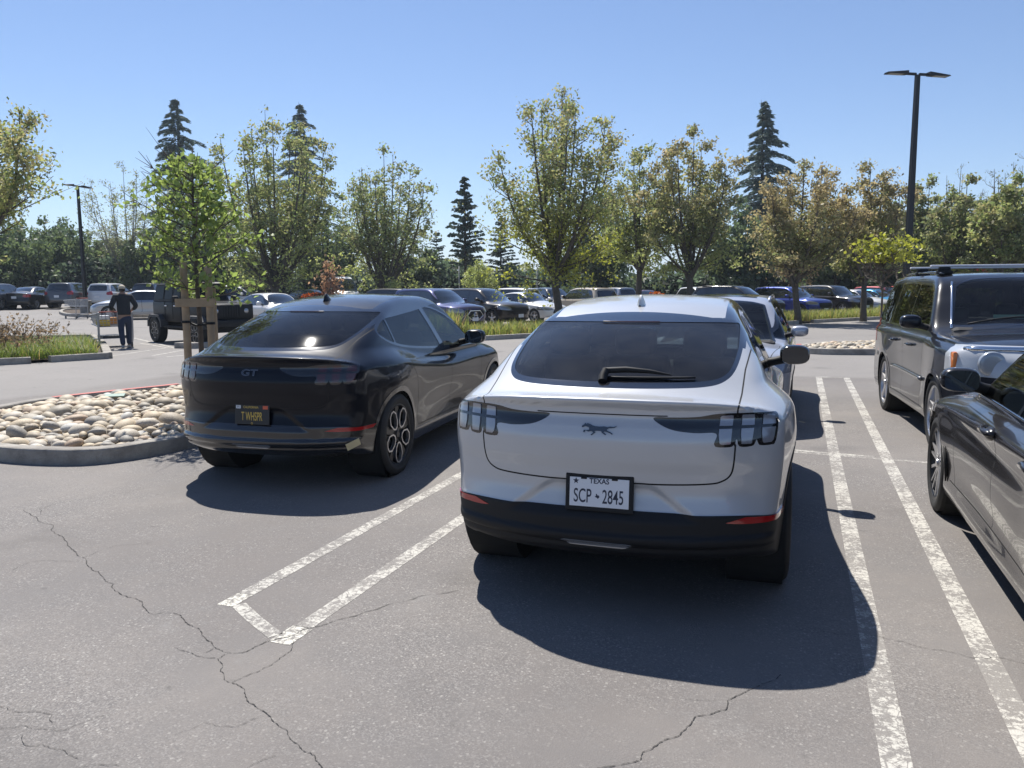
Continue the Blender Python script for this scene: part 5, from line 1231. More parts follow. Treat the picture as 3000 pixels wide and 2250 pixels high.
def deciduous(name, label, u, vtop, d, wpx, fork=.22, nlead=9, leaves=7000, lsize=.15, pal=(GRN, OLV, RED), red_top=.5, low=None, seed=1, bark=None, trunk=.16, group=None, hb=0., z0=None, twig=True, spread=1.0, pos=None, dense=1.0, sub=8, lmin=0.):
    rng = np.random.default_rng(seed); x, y = pos or pol(u, d); g = gz(x, y); H = zat(u, vtop, d)-g; R = wpx*S_/CAM_F*d/2
    if leaves > 3000: leaves = int(leaves*1.45); lsize *= .72
    t = thing(name, label, 'tree', (x, y, g), rng.uniform(0, 6.28), group)
    b = B(); hf = H*fork
    jx, jy = rng.normal(0, .02, 2)*H
    b.tube([(0, 0, -.1), (jx*.2, jy*.2, hf*.3), (jx*.5, jy*.5, hf*.7), (jx*.6, jy*.6, hf)], [trunk*1.25, trunk, trunk*.88, trunk*.8], 9)
    base = np.array((jx*.6, jy*.6, hf)); lp = []; lh = []
    for i in range(nlead):
        ph = 2.4*i+rng.uniform(-.4, .4); rf = 0 if i == 0 else math.sqrt((i+.3)/nlead)*rng.uniform(.75, 1.0)
        rf = min(rf, 1.0)
        e = np.array((R*rf*math.cos(ph)*spread, R*rf*math.sin(ph)*spread, H*(1-.36*rf**2.2)*rng.uniform(.88, 1.0) if i else H*.985))
        st = base+np.array((0, 0, -hf*rng.uniform(0, .25)))
        c = np.array((e[0]*rng.uniform(.75, 1.0), e[1]*rng.uniform(.75, 1.0), st[2]+(e[2]-st[2])*rng.uniform(.30, .42)))
        P = bez(st, c, e, 9); r0 = trunk*rng.uniform(.45, .70); b.tube(P, list(np.linspace(r0, .012, 9)), 6, False)
        P = np.array(P)
        ns = sub
        for k in range(ns):
            tt = .22+.76*(k+rng.uniform(0, 1))/ns; q = P[min(8, int(tt*8))]+(P[min(8, int(tt*8)+1)]-P[min(8, int(tt*8))])*(tt*8-int(tt*8))
            a = rng.uniform(0, 6.28); out = np.array((math.cos(a), math.sin(a), 0))+np.array((q[0], q[1], 0))/(R+.01)*.8
            ln = H*.16*(1.15-tt)*rng.uniform(.6, 1.3)+.25
            tip = q+np.array((out[0], out[1], rng.uniform(.5, 1.3)))*ln*.75; mid = q+(tip-q)*.5+np.array((out[0], out[1], -.35))*ln*.16
            b.tube([q, mid, tip], [.02+.010*(1-tt)*H/8, .014, .005], 4, False)
            lp += [q+(tip-q)*s for s in (.35, .55, .75, .9, 1.0)]
            if twig:
                for j in range(3):
                    s = rng.uniform(.3, .95); q2 = q+(tip-q)*s; d2 = rng.normal(0, 1, 3); d2[2] = abs(d2[2])*.8+.3; d2 /= np.linalg.norm(d2); t2 = q2+d2*ln*rng.uniform(.3, .6)
                    b.tube([q2, t2], [.009, .004], 3, False); lp += [q2+(t2-q2)*w_ for w_ in (.4, .7, .9, 1.0)]
        lp += [P[-1], P[-1]*.97+P[-2]*.03]
    if low is not None:
        for i in range(low[0]):
            a = rng.uniform(0, 6.28); z = hf*rng.uniform(.75, 1.15); ln = R*rng.uniform(.6, 1.05); q = np.array((base[0], base[1], z)); tip = q+np.array((math.cos(a)*ln, math.sin(a)*ln, ln*rng.uniform(.1, .6)))
            P = bez(q, q+(tip-q)*.5+np.array((0, 0, -.1*ln)), tip, 5); b.tube(P, list(np.linspace(.045, .008, 5)), 4, False); P = np.array(P)
            for k in range(7):
                q2 = P[rng.integers(1, 5)]; t2 = q2+rng.normal(0, .3, 3)*R*.5; b.tube([q2, t2], [.01, .004], 3, False); lp += [q2+(t2-q2)*w_ for w_ in (.5, .8, 1.0)]*2
    for i in range(int(nlead*1.3)):
        a = 2.4*i+rng.uniform(-.5, .5); z = hf+(H*.45-hf)*rng.random(); ln = R*rng.uniform(.65, 1.0); q = np.array((base[0]*.9, base[1]*.9, z)); tip = q+np.array((math.cos(a)*ln, math.sin(a)*ln, ln*rng.uniform(.35, .95)))
        Pq = bez(q, q+(tip-q)*.55+np.array((0, 0, -.12*ln)), tip, 6); b.tube(Pq, list(np.linspace(trunk*.25, .008, 6)), 4, False); Pq = np.array(Pq)
        for k in range(8):
            q2 = Pq[rng.integers(1, 6)]; t2 = q2+rng.normal(0, .22, 3)*R*.7+np.array((0, 0, .12*R)); b.tube([q2, t2], [.012, .004], 3, False); lp += [q2+(t2-q2)*w_ for w_ in (.3, .5, .75, 1.0)]
    b.build('trunk', bark or M_bark, t, True)
    lp = np.array(lp); n = leaves; idx = rng.integers(0, len(lp), n)
    P = lp[idx]+rng.normal(0, 1, (n, 3))*(.10+.008*H)*dense*np.array((1, 1, .8))
    if lmin: P[:, 2] = np.where(P[:, 2] < lmin*H, lmin*H+rng.random(n)*H*(1-lmin)*.8, P[:, 2])
    hfac = np.clip((P[:, 2]/H-.35)/.65, 0, 1); rad = np.hypot(P[:, 0], P[:, 1])/R
    rr = rng.random((len(lp)))[idx]*.6+rng.random(n)*.4
    w_red = np.clip(.85*red_top*(.35+.9*hfac)*(.6+.6*rad)+(rr-.5)*1.1, 0, 1)[:, None]*min(1, red_top*2)
    cols = pal[0]*(1-rr[:, None])+pal[1]*rr[:, None]; cols = cols*(1-w_red*.75)+pal[2]*w_red*.75
    if low is not None:
        wl = np.clip((low[1]-P[:, 2]/H)/.12, 0, 1)[:, None]*(rng.random((n, 1)) < .8); cols = cols*(1-wl)+low[2]*wl
    leaf_mesh('crown', P, lsize, cols, t, rng=rng); return t
TG = 'trees around the car park'
deciduous('maple_tree', 'tallest spreading tree, yellow-green low branches, trunk rising from the grass strip', 1213, 182, 33.6, 300, .24, 12, 12825, .135, red_top=.55, low=(7, .50, YEL), seed=3, trunk=.17, group=TG, sub=10)
deciduous('maple_tree', 'thick-trunked tree with olive crown, just right of the tallest tree', 1378, 315, 50, 150, .30, 8, 6750, .19, red_top=.45, low=(3, .5, OLV*1.3), seed=4, group=TG, trunk=.2, sub=7)
deciduous('maple_tree', 'broad rusty-topped tree between the tallest tree and the right-hand cedar', 1492, 276, 47, 225, .24, 11, 11475, .18, red_top=.85, seed=5, group=TG, low=(3, .42, OLV*1.2), trunk=.2)
deciduous('maple_tree', 'reddish brown tree in the grass strip, trunk in front of the blue SUV', 1727, 345, 37.8, 225, .28, 11, 11475, .135, red_top=1.25, seed=6, group=TG, low=(5, .42, RED), trunk=.15)
deciduous('maple_tree', 'rusty tree left of the tall lamp post, trunk before the white hatchback', 1868, 350, 41, 170, .26, 9, 9450, .15, red_top=1.15, seed=7, group=TG, trunk=.14)
deciduous('maple_tree', 'wide many-stemmed tree behind the young staked tree', 588, 232, 55, 315, .12, 17, 12500, .20, red_top=.45, low=(6, .40, OLV*1.2), seed=8, group=TG, trunk=.26, sub=9)
deciduous('maple_tree', 'thin-crowned many-stemmed tree left of the lone redwood', 836, 310, 52, 225, .14, 13, 8500, .18, red_top=.35, pal=(GRN*1.2, PAL, RED), seed=9, group=TG, low=(6, .40, OLV*1.1), trunk=.2, sub=9)
deciduous('maple_tree', 'tree immediately right of the tall lamp post', 1995, 392, 54, 110, .2, 9, 6750, .2, pal=(GRN*1.1, PAL, RED), red_top=.4, seed=10, group=TG)
deciduous('maple_tree', 'green tree with yellow lower leaves above the black SUV', 2075, 385, 52, 150, .2, 10, 10125, .2, pal=(GRN*1.1, PAL, RED), red_top=.4, low=(7, .46, YEL*.85), seed=11, group=TG)
deciduous('maple_tree', 'rightmost leafy tree, cut by the right edge of the photo', 2175, 372, 50, 170, .2, 10, 10125, .2, pal=(GRN*1.1, OLV, RED), red_top=.45, seed=12, group=TG)
deciduous('bare_tree', 'almost bare grey tree top behind the rightmost leafy tree', 2200, 300, 66, 190, .2, 12, 500, .12, pal=(PAL, PAL, RED), red_top=.2, seed=13, group=TG, bark=M_barkl, sub=12)
deciduous('bare_tree', 'small bare branches showing above the crowns right of the lamp post', 2060, 350, 68, 130, .2, 9, 300, .12, pal=(PAL, PAL, RED), red_top=.2, seed=14, group=TG, bark=M_barkl, sub=10)
deciduous('willow_tree', 'wispy pale tree with bare arching limbs right of the distant lamp post', 282, 345, 80, 165, .16, 10, 3200, .16, pal=(PAL*1.1, PAL*1.3, PAL), red_top=.1, seed=15, group=TG, bark=M_barkl, sub=11, dense=.8)
deciduous('maple_tree', 'red-tinged tree leaning into the photo at the left edge', -75, 150, 31, 350, .3, 12, 12825, .13, pal=(GRN*1.1, OLV, RED*1.1), red_top=.5, seed=16, group=TG, sub=9)
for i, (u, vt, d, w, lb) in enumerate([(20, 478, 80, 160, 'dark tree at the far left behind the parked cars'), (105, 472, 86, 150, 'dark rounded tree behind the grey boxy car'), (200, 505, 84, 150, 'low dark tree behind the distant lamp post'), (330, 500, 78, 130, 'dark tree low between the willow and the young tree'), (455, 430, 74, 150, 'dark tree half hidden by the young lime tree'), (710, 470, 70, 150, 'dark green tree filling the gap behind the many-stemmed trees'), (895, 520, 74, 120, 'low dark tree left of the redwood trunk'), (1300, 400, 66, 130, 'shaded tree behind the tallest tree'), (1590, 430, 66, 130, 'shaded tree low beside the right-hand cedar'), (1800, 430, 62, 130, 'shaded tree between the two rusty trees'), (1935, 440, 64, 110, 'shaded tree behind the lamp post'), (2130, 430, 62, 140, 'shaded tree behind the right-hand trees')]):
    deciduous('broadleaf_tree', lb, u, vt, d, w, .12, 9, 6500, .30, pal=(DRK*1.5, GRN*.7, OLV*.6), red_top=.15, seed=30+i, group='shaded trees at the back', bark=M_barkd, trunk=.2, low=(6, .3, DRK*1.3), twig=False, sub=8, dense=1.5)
deciduous('red_shrub', 'slender red-leaved shrub above the parked cars left of the white van', 712, 556, 46, 26, .1, 6, 800, .12, pal=(RED*1.3, np.array((.40, .09, .05)), RED), red_top=.9, seed=60, group=TG, trunk=.04, sub=6)
deciduous('young_conifer', 'small bushy olive tree in front of the lone redwood trunk', 1035, 560, 58, 60, .06, 8, 3200, .14, pal=(OLV*1.2, OLV*1.5, OLV), red_top=.1, seed=61, group=TG, trunk=.06, sub=7)
SX, SY = pol(427, 10.5)
# young staked tree on the near island
def young_tree():
    pos = (SX, SY); d = math.hypot(*pos); rng = np.random.default_rng(21)
    t = thing('young_tree', 'young lime-green tree held between three wooden stakes', 'tree', (pos[0], pos[1], .1), 0)
    b = B(); top = 3.3; b.tube([(0, 0, 0), (.01, .0, 1.0), (-.02, .01, 2.0), (.0, .0, 2.7), (.03, 0, 3.25)], [.035, .03, .024, .014, .005], 8); lp = []
    for i in range(42):
        z = 1.45+1.6*(i/42)**.9; a = 2.4*i+rng.uniform(-.3, .3); f = (z-1.3)/1.9
        ln = (.78*math.sin(math.pi*min(1, .3+f*.7))**.6+.08)*rng.uniform(.7, 1.1)*(.9 if z > 1.5 else 1.05)
        q = np.array((0, 0, z)); tip = q+np.array((math.cos(a)*ln, math.sin(a)*ln, ln*rng.uniform(.35, .9) if z > 1.7 else ln*rng.uniform(-.05, .35)))
        P = bez(q, q+(tip-q)*.5+np.array((0, 0, -.08)), tip, 5); b.tube(P, list(np.linspace(.012, .003, 5)), 5, False); P = np.array(P)
        for k in range(6):
            s = rng.uniform(.25, 1); q2 = P[int(s*4)]; d2 = rng.normal(0, .5, 3)+np.array((math.cos(a), math.sin(a), .3))*.5; t2 = q2+d2*rng.uniform(.12, .3); b.tube([q2, t2], [.005, .002], 4, False); lp += [q2+(t2-q2)*w for w in (.3, .5, .7, .85, 1)]
        lp += [q+(tip-q)*w for w in (.5, .7, .85, 1)]
    b.build('trunk', M_bark, t, True)
    lp = np.array(lp); n = 2400; ix = rng.integers(0, len(lp), n); P = lp[ix]+rng.normal(0, .045, (n, 3))
    P = P[(P[:, 2] > 1.38) & (P[:, 2] < 3.36-np.hypot(P[:, 0], P[:, 1])*.9)]; n = len(P)
    rr = rng.random((n, 1)); cols = np.array((.16, .215, .07))*(1-rr)+np.array((.27, .33, .11))*rr
    leaf_mesh('crown', P, .056, cols, t, rng=rng, fold=True, elong=1.5, up=-.4)
young_tree()
M_wood = mat('stake_wood', (.34, .255, .165), .8, bump=(9, .6, .01), var=.35)
rt = np.array((math.cos(YAW+.0), math.sin(YAW), 0))
stk = []
for i, (dx, dy, h, nm) in enumerate([(-.115, -.12, 1.88, 'left wooden tree stake with a fixed crosspiece'), (.165, -.08, 1.82, 'right wooden tree stake joined by the crosspiece'), (.04, .36, 1.6, 'rear wooden tree stake behind the young trunk')]):
    p = np.array((SX, SY, 0))+rt*dx+np.array((-math.sin(YAW), math.cos(YAW), 0))*dy; stk.append(p)
    b = B(); b.tube([(0, 0, -.1), (.004, 0, h*.5), (0, .004, h)], [.046, .045, .043], 12); q = b.build('tree_stake', M_wood, auto=50); q.location = (p[0], p[1], .1); tag(q, nm, 'stake', 'stakes holding the young tree')
b = B(); a, c = stk[0], stk[1]; m = (a+c)/2; ang = math.atan2(c[1]-a[1], c[0]-a[0]); b.box((0, 0, 0), (.46, .03, .10), .004); q = b.build('stake_crosspiece', M_wood); q.location = (m[0]+math.sin(YAW)*.055, m[1]-math.cos(YAW)*.06, 1.50); q.rotation_euler = (0, 0, ang); tag(q, 'short board nailed across the two front tree stakes', 'crosspiece')
b = B(); tie = [(stk[0][0], stk[0][1], 1.27), (SX, SY-.05, 1.22), (stk[1][0], stk[1][1], 1.25)]
b.tube(tie, .014, 8); b.lathe([(.056, -.015), (.06, 0), (.056, .015)], (stk[0][0], stk[0][1], 1.27), 'z', 14); b.lathe([(.056, -.015), (.06, 0), (.056, .015)], (stk[1][0], stk[1][1], 1.25), 'z', 14)
tag(b.build('rubber_tie', M_plastic, smooth=True), 'black rubber tie looped round the front stakes and trunk', 'tie')
# thin yellow sapling on the right island
deciduous('sapling', 'thin young tree with yellow leaves, standing before the tall lamp post', 1907, 505, 22.2, 105, .70, 6, 900, .085, pal=(YEL*.9, YEL, YEL), red_top=.0, low=(5, .9, YEL), seed=44, trunk=.028, sub=5, lmin=.76)
# conifers
def conifer(name, label, u, vtop, d, wpx, vw, seed, style='deodar', dens=1.0, kz=.12):
    rng = np.random.default_rng(seed); x, y = pol(u, d); g = gz(x, y); H = zat(u, vtop, d)-g; Rw = wpx*S_/CAM_F*d/2; zw = zat(u, vw, d)-g
    t = thing(name, label, 'tree', (x, y, g), rng.uniform(0, 6), 'conifers behind the car park')
    b = B(); b.tube([(0, 0, -.1), (0, 0, H*.5), (.01*H, 0, H*.9), (.02*H if style == 'deodar' else 0, 0, H)], [H*.016, H*.011, H*.003, .01], 7)
    P = []; D = []; nb = int(115*dens) if style == 'deodar' else int(105*dens)
    for i in range(nb):
        f = (i+.5)/nb; z = H*min(.985, (kz+(1-kz)*f**.85)+rng.normal(0, .012))
        sl = Rw/max(.1, (H-zw)**.85); ln = sl*max(0, H-z)**.85 if style == 'deodar' else Rw*min(1, ((H-z)/(H*.62)))**.75
        ln = min(ln, Rw*1.35)*rng.uniform(.5, 1.3)+.1; a = 2.39996*i+rng.uniform(-.3, .3); ca, sa = math.cos(a), math.sin(a)
        rise = (.22 if style == 'deodar' else .25)*ln; drop = (.42 if style == 'deodar' else .12)*ln
        pts = []
        for s in np.linspace(0, 1, 7): pts.append((ca*ln*s, sa*ln*s, z+rise*s*1.2-drop*s**2.2))
        b.tube(pts, list(np.linspace(.004*H*(1-f)+.02, .008, 7)), 4, False)
        m = int((90 if style == 'deodar' else 16)*(.4+ln/Rw)*1.6)
        ss = rng.uniform(.1, 1.02, m); side = rng.normal(0, 1, m)*ln*(.10 if style == 'deodar' else .10)*(1.15-ss)
        q = np.stack([ca*ln*ss-sa*side, sa*ln*ss+ca*side, z+rise*ss*1.2-drop*ss**2.2-np.abs(side)*.35-rng.uniform(0, .034, m)*H*.5*(1 if style == 'deodar' else .6)], 1)
        P.append(q); dd = np.tile([ca, sa, -.5], (m, 1))+np.stack([-sa*np.sign(side), ca*np.sign(side), np.zeros(m)], 1)*.5; D.append(dd)
    P = np.concatenate(P); D = np.concatenate(D); b.build('trunk', M_barkd, t, True)
    c0 = np.array((.11, .15, .12)) if style == 'deodar' else np.array((.07, .10, .07)); rr = RNG.random((len(P), 1)); cols = c0*(.7+rr*.9)
    sz = .11 if style == 'deodar' else .022*H
    leaf_mesh('crown', P, sz, cols, t, M_needle, elong=4.5 if style == 'deodar' else 1.5, dirs=D, rng=rng); return t
conifer('cedar_tree', 'tall dark cedar rising behind the young staked tree', 400, 212, 95, 100, 330, 71)
conifer('cedar_tree', 'dark cedar leaning out right of the wide many-stemmed tree', 662, 222, 95, 140, 400, 72)
conifer('cedar_tree', 'dark cedar standing alone between the rusty trees on the right', 1640, 215, 85, 100, 345, 73, dens=1.15)
conifer('redwood_tree', 'lone dark redwood with a straight bare trunk near the middle', 1006, 380, 70, 88, 480, 74, 'redwood', 1., .30)
conifer('redwood_tree', 'shorter dark redwood just right of the lone redwood', 1082, 470, 74, 80, 540, 75, 'redwood', .8, .30)
conifer('redwood_tree', 'short dark redwood just left of the lone redwood', 945, 500, 76, 70, 560, 76, 'redwood', .6, .2)
# palms far away
for u, v, h in ((128, 512, 0), (147, 522, 0)):
    d = 125; x, y = pol(u, d); g = gz(x, y); H = zat(u, v, d)-g; t = thing('palm_tree', 'distant palm left of the far lamp post, %s of the pair' % ('taller' if u < 140 else 'shorter'), 'tree', (x, y, g), 0, 'distant palms')
    b = B(); b.tube([(0, 0, 0), (.2, 0, H*.5), (0, 0, H-.8)], [.35, .28, .25], 6); b.build('trunk', M_barkd, t, True)
    rng = np.random.default_rng(u); P = []; D = []
    for k in range(26):
        a = 2.4*k; e = rng.uniform(-.5, 1.1)
        for s in np.linspace(.2, 2.3, 8): P.append((math.cos(a)*s, math.sin(a)*s, H-.8+e*s-.32*s*s)); D.append((math.cos(a), math.sin(a), e-.6*s))
    leaf_mesh('crown', P, .35, np.tile(DRK*1.6, (len(P), 1)), t, M_needle, elong=2.4, dirs=np.array(D)*2, rng=rng)
# hedge and woodland mass behind the car park
def mass(name, label, arc, ztop, depth, n, size, cols, kind='stuff', cat='hedge', core=.8, seed=5, zb=0.):
    """leafy mass along an arc [(u, d)...]; an uneven dark core inside keeps light from leaking through"""
    rng = np.random.default_rng(seed); pts = [pol(u, d) for u, d in arc]; P2 = np.array(crom(pts, 8, closed=False)); seg = np.hypot(*np.diff(P2, axis=0).T); cum = np.concatenate([[0], np.cumsum(seg)])
    def at_(s):
        i = np.clip(np.searchsorted(cum, s)-1, 0, len(seg)-1); f = (s-cum[i])/seg[i]; return P2[i]*(1-f)[:, None]+P2[i+1]*f[:, None], (P2[i+1]-P2[i])/seg[i][:, None]
    s = rng.uniform(0, cum[-1], n); c, tg = at_(s); nn = np.stack([-tg[:, 1], tg[:, 0]], 1)
    ph = rng.uniform(0, 6, 6); hh = ztop*(.80+.12*np.sin(s*.45+ph[0])+.10*np.sin(s*1.3+ph[1])+.06*np.sin(s*3.1+ph[2]))
    z = hh*rng.random(n)**.55; o = rng.normal(0, .5, n)*depth*np.sqrt(np.clip(1-(z/hh)**2*.6, .1, 1))
    q = c+nn*o[:, None]; gzv = np.array([gz(a, b_) for a, b_ in q]); P = np.stack([q[:, 0], q[:, 1], z+gzv+zb], 1)
    rr = rng.random((n, 1)); clump = (.5+.5*np.sin(s*.9+ph[3])*np.sin(z*1.7+ph[4]))[:, None]
    col = cols[0]*(1-rr)+cols[1]*rr; col = col*(.75+.5*clump)
    ob = leaf_mesh(name, P, size, col, None, rng=rng, elong=1.3)
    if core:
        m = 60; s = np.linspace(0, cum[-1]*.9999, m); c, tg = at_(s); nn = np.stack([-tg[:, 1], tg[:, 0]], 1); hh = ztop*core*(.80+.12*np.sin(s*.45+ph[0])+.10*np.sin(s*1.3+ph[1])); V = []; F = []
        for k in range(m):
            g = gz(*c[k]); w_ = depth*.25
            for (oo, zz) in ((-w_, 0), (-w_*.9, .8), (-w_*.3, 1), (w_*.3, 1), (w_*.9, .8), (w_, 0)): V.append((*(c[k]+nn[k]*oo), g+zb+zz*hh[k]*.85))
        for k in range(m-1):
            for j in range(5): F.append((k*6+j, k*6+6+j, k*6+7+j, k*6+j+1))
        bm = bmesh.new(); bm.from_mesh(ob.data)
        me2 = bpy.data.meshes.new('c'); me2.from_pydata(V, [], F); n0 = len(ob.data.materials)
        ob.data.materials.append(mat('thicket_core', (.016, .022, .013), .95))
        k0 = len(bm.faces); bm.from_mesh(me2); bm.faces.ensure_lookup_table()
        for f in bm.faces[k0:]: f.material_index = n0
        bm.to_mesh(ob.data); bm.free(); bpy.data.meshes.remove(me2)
    tag(ob, label, cat, kind=kind); return ob
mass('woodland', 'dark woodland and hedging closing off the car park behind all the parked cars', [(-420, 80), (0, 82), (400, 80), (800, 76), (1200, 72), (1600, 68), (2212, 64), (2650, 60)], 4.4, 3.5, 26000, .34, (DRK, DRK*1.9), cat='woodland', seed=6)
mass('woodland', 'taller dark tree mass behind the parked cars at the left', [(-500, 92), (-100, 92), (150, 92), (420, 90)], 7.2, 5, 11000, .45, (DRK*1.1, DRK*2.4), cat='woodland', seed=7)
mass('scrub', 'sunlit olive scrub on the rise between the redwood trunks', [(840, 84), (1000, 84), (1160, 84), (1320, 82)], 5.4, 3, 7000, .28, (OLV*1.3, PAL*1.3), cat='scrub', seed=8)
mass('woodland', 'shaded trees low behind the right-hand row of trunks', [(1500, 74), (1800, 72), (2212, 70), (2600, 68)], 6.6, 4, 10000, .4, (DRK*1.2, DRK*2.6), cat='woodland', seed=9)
for (u0, u1, d, v, lb, cc, nm) in [(1410, 1478, 58, 626, 'low clipped orange-red hedge behind the white roof', np.array((.42, .13, .05)), 'clipped_hedge'), (676, 698, 47, 628, 'low red-orange shrub beside the slender red-leaved shrub', np.array((.42, .12, .05)), 'low_shrub'), (1985, 2150, 55, 560, 'dark red hedge behind the boxy black SUV', np.array((.16, .035, .03)), 'red_hedge')]:
    z = zat((u0+u1)/2, v, d); mass(nm, lb, [(u0, d), ((u0+u1)/2, d-.3), (u1, d)], z*1.08, 1.2, 2600, .13, (cc, cc*.6), cat='hedge', seed=int(u0), kind='thing'); o = bpy.data.objects[nm]; del o['kind']
# grasses
def blades(name, label, poly, n, h, w, cols, seed, kind='stuff', cat='grass', bend=.5, clump=None, parent=None):
    rng = np.random.default_rng(seed); xs = [p[0] for p in poly]; ys = [p[1] for p in poly]; pts = []
    if clump: cl = []
    tries = 0
    while len(pts) < n and tries < n*30:
        tries += 1
        if clump:
            if len(cl) < clump:
                q = (rng.uniform(min(xs), max(xs)), rng.uniform(min(ys), max(ys)))
                if inside(q, poly): cl.append(q)
                continue
            q = cl[rng.integers(0, len(cl))]; p = (q[0]+rng.normal(0, .10), q[1]+rng.normal(0, .10))
        else: p = (rng.uniform(min(xs), max(xs)), rng.uniform(min(ys), max(ys)))
        if inside(p, poly): pts.append(p)
    P = np.array([(x, y, gz(x, y)+.07) for x, y in pts]); n = len(P)
    a = rng.uniform(0, 6.28, n); hh = h*rng.uniform(.55, 1.15, n); d = np.stack([np.cos(a), np.sin(a), np.zeros(n)], 1); sdir = np.stack([-np.sin(a), np.cos(a), np.zeros(n)], 1); bb = bend*rng.uniform(.3, 1.4, n)
    rows = []
    for s in (0, .35, .7, 1.0):
        c = P+d*(hh*bb*s**2)[:, None]+np.array([0, 0, 1])*(hh*s*(1-.28*bb*s))[:, None]; ww = w*(1-s**2*.95)/2; rows += [c-sdir*ww, c+sdir*ww]
    V = np.stack(rows, 1).reshape(-1, 3); k = np.arange(n)[:, None]*8; F = np.concatenate([k+[0, 1, 3, 2], k+[2, 3, 5, 4], k+[4, 5, 7, 6]])
    o = mesh_obj(name, V, F, M_leaf, parent); rr = rng.random((n, 1)); c = cols[0]*(1-rr)+cols[1]*rr
    dead = rng.random((n, 1)) < .12; c = np.where(dead, np.array((.35, .27, .12)), c); c = np.repeat(np.concatenate([c, np.ones((n, 1))], 1), 8, 0)
    at = o.data.attributes.new('col', 'FLOAT_COLOR', 'POINT'); at.data.foreach_set('color', c.ravel().astype(np.float32)); tag(o, label, cat, kind=kind); return o
GC = (np.array((.12, .16, .045)), np.array((.29, .30, .10)))
blades('strap_grass', 'tall yellow-green strappy grass filling the long diagonal planting strip', [sp_(-3.2, .3), sp_(-2, .15), sp_(24, .15), sp_(24, 2.4), sp_(-3, 2.3)], 15000, .50, .024, GC, 3)
blades('strap_grass', 'more strappy grass in the far end of the diagonal strip', [sp_(24, .15), sp_(44, .15), sp_(44, 2.4), sp_(24, 2.4)], 6000, .62, .03, GC, 4)
blades('meadow_grass', 'long soft green grass in the kerbed bed at the left edge', [(-15.9, 14.6), (-16.4, 13.5), (-16.9, 12.6), (-18.2, 11), (-20.5, 12), (-21.5, 16), (-19.5, 17.6), (-18.2, 16.5)], 11000, .42, .014, (np.array((.09, .14, .035)), np.array((.21, .25, .07))), 5, bend=.9)
blades('island_grass', 'dry grass tufts round the lamp footing on the mid island', [pol(205, 50), pol(225, 49.2), pol(285, 49), pol(300, 51), pol(240, 53.5)], 1500, .7, .03, (np.array((.2, .2, .06)), np.array((.4, .36, .14))), 6)
blades('strap_grass', 'single strappy clump hanging over the kerb end by the black crossover', [sp_(-3.3, .4), sp_(-2.2, .2), sp_(-2.2, 1.6), sp_(-3.2, 1.6)], 500, .95, .03, GC, 7, kind=None, cat='plant')
def brown_shrub():
    rng = np.random.default_rng(9); x, y = -18.6, 13.6; t = thing('dry_shrub', 'brown twiggy shrub behind the long grass at the left edge', 'shrub', (x, y, .08), 0); b = B(); lp = []
    for i in range(150):
        a = rng.uniform(0, 6.28); r = rng.uniform(0, .9); q = (r*math.cos(a)*1.7, r*math.sin(a)*1.7, 0); ln = rng.uniform(.6, 1.05)*(1.1-.3*r); tip = (q[0]*1.3+rng.normal(0, .12), q[1]*1.3+rng.normal(0, .12), ln)
        b.tube([q, (q[0]*1.1, q[1]*1.1, ln*.5), tip], [.008, .006, .003], 4, False)
        for k in range(7): s = rng.uniform(.45, 1.02); lp.append(np.array(q)+(np.array(tip)-np.array(q))*s+rng.normal(0, .06, 3))
    b.build('stems', mat('dry_stem', (.12, .085, .06), .9), t); lp = np.array(lp); lp = np.concatenate([lp, lp+rng.normal(0, .05, lp.shape), lp+rng.normal(0, .05, lp.shape)]); rr = rng.random((len(lp), 1))
    leaf_mesh('leaves', lp, .05, np.array((.13, .10, .06))*(1-rr)+np.array((.24, .17, .11))*rr, t, rng=rng)
brown_shrub()
# dried reddish shrub by the silver sedan wheel
# hills on the horizon
def hills():
    V = []; F = []; n = 90; rng = np.random.default_rng(2)
    for i in range(n+1):
        u = -1200+i*60; d = 1500
        for k, (dd, hf) in enumerate(((d, 0), (d+150, .55), (d+400, 1.), (d+800, 0))):
            x, y = pol(u, dd); hh = (56+12*math.sin(i*.21+1)+7*math.sin(i*.53)+3*math.sin(i*1.3))*hf*(1 if u < 700 else .62); V.append((x, y, hh if hf else -5))
    for i in range(n):
        for k in range(3): a = i*4+k; F.append((a, a+4, a+5, a+1))
    m, t_, p = nodes('hill_scrub'); ge = t_.nodes.new('ShaderNodeNewGeometry'); nz = t_.nodes.new('ShaderNodeTexNoise'); nz.inputs['Scale'].default_value = .01; nz.inputs['Detail'].default_value = 8; t_.links.new(ge.outputs['Position'], nz.inputs['Vector']); r = t_.nodes.new('ShaderNodeValToRGB'); r.color_ramp.elements[0].color = (.09, .12, .06, 1); r.color_ramp.elements[1].color = (.22, .24, .12, 1); r.color_ramp.elements[0].position = .35; r.color_ramp.elements[1].position = .65; t_.links.new(nz.outputs['Fac'], r.inputs[0]); t_.links.new(r.outputs[0], p.inputs['Base Color']); p.inputs['Roughness'].default_value = 1
    o = mesh_obj('hills', V, F, m, smooth=True); tag(o, kind='structure')
hills()
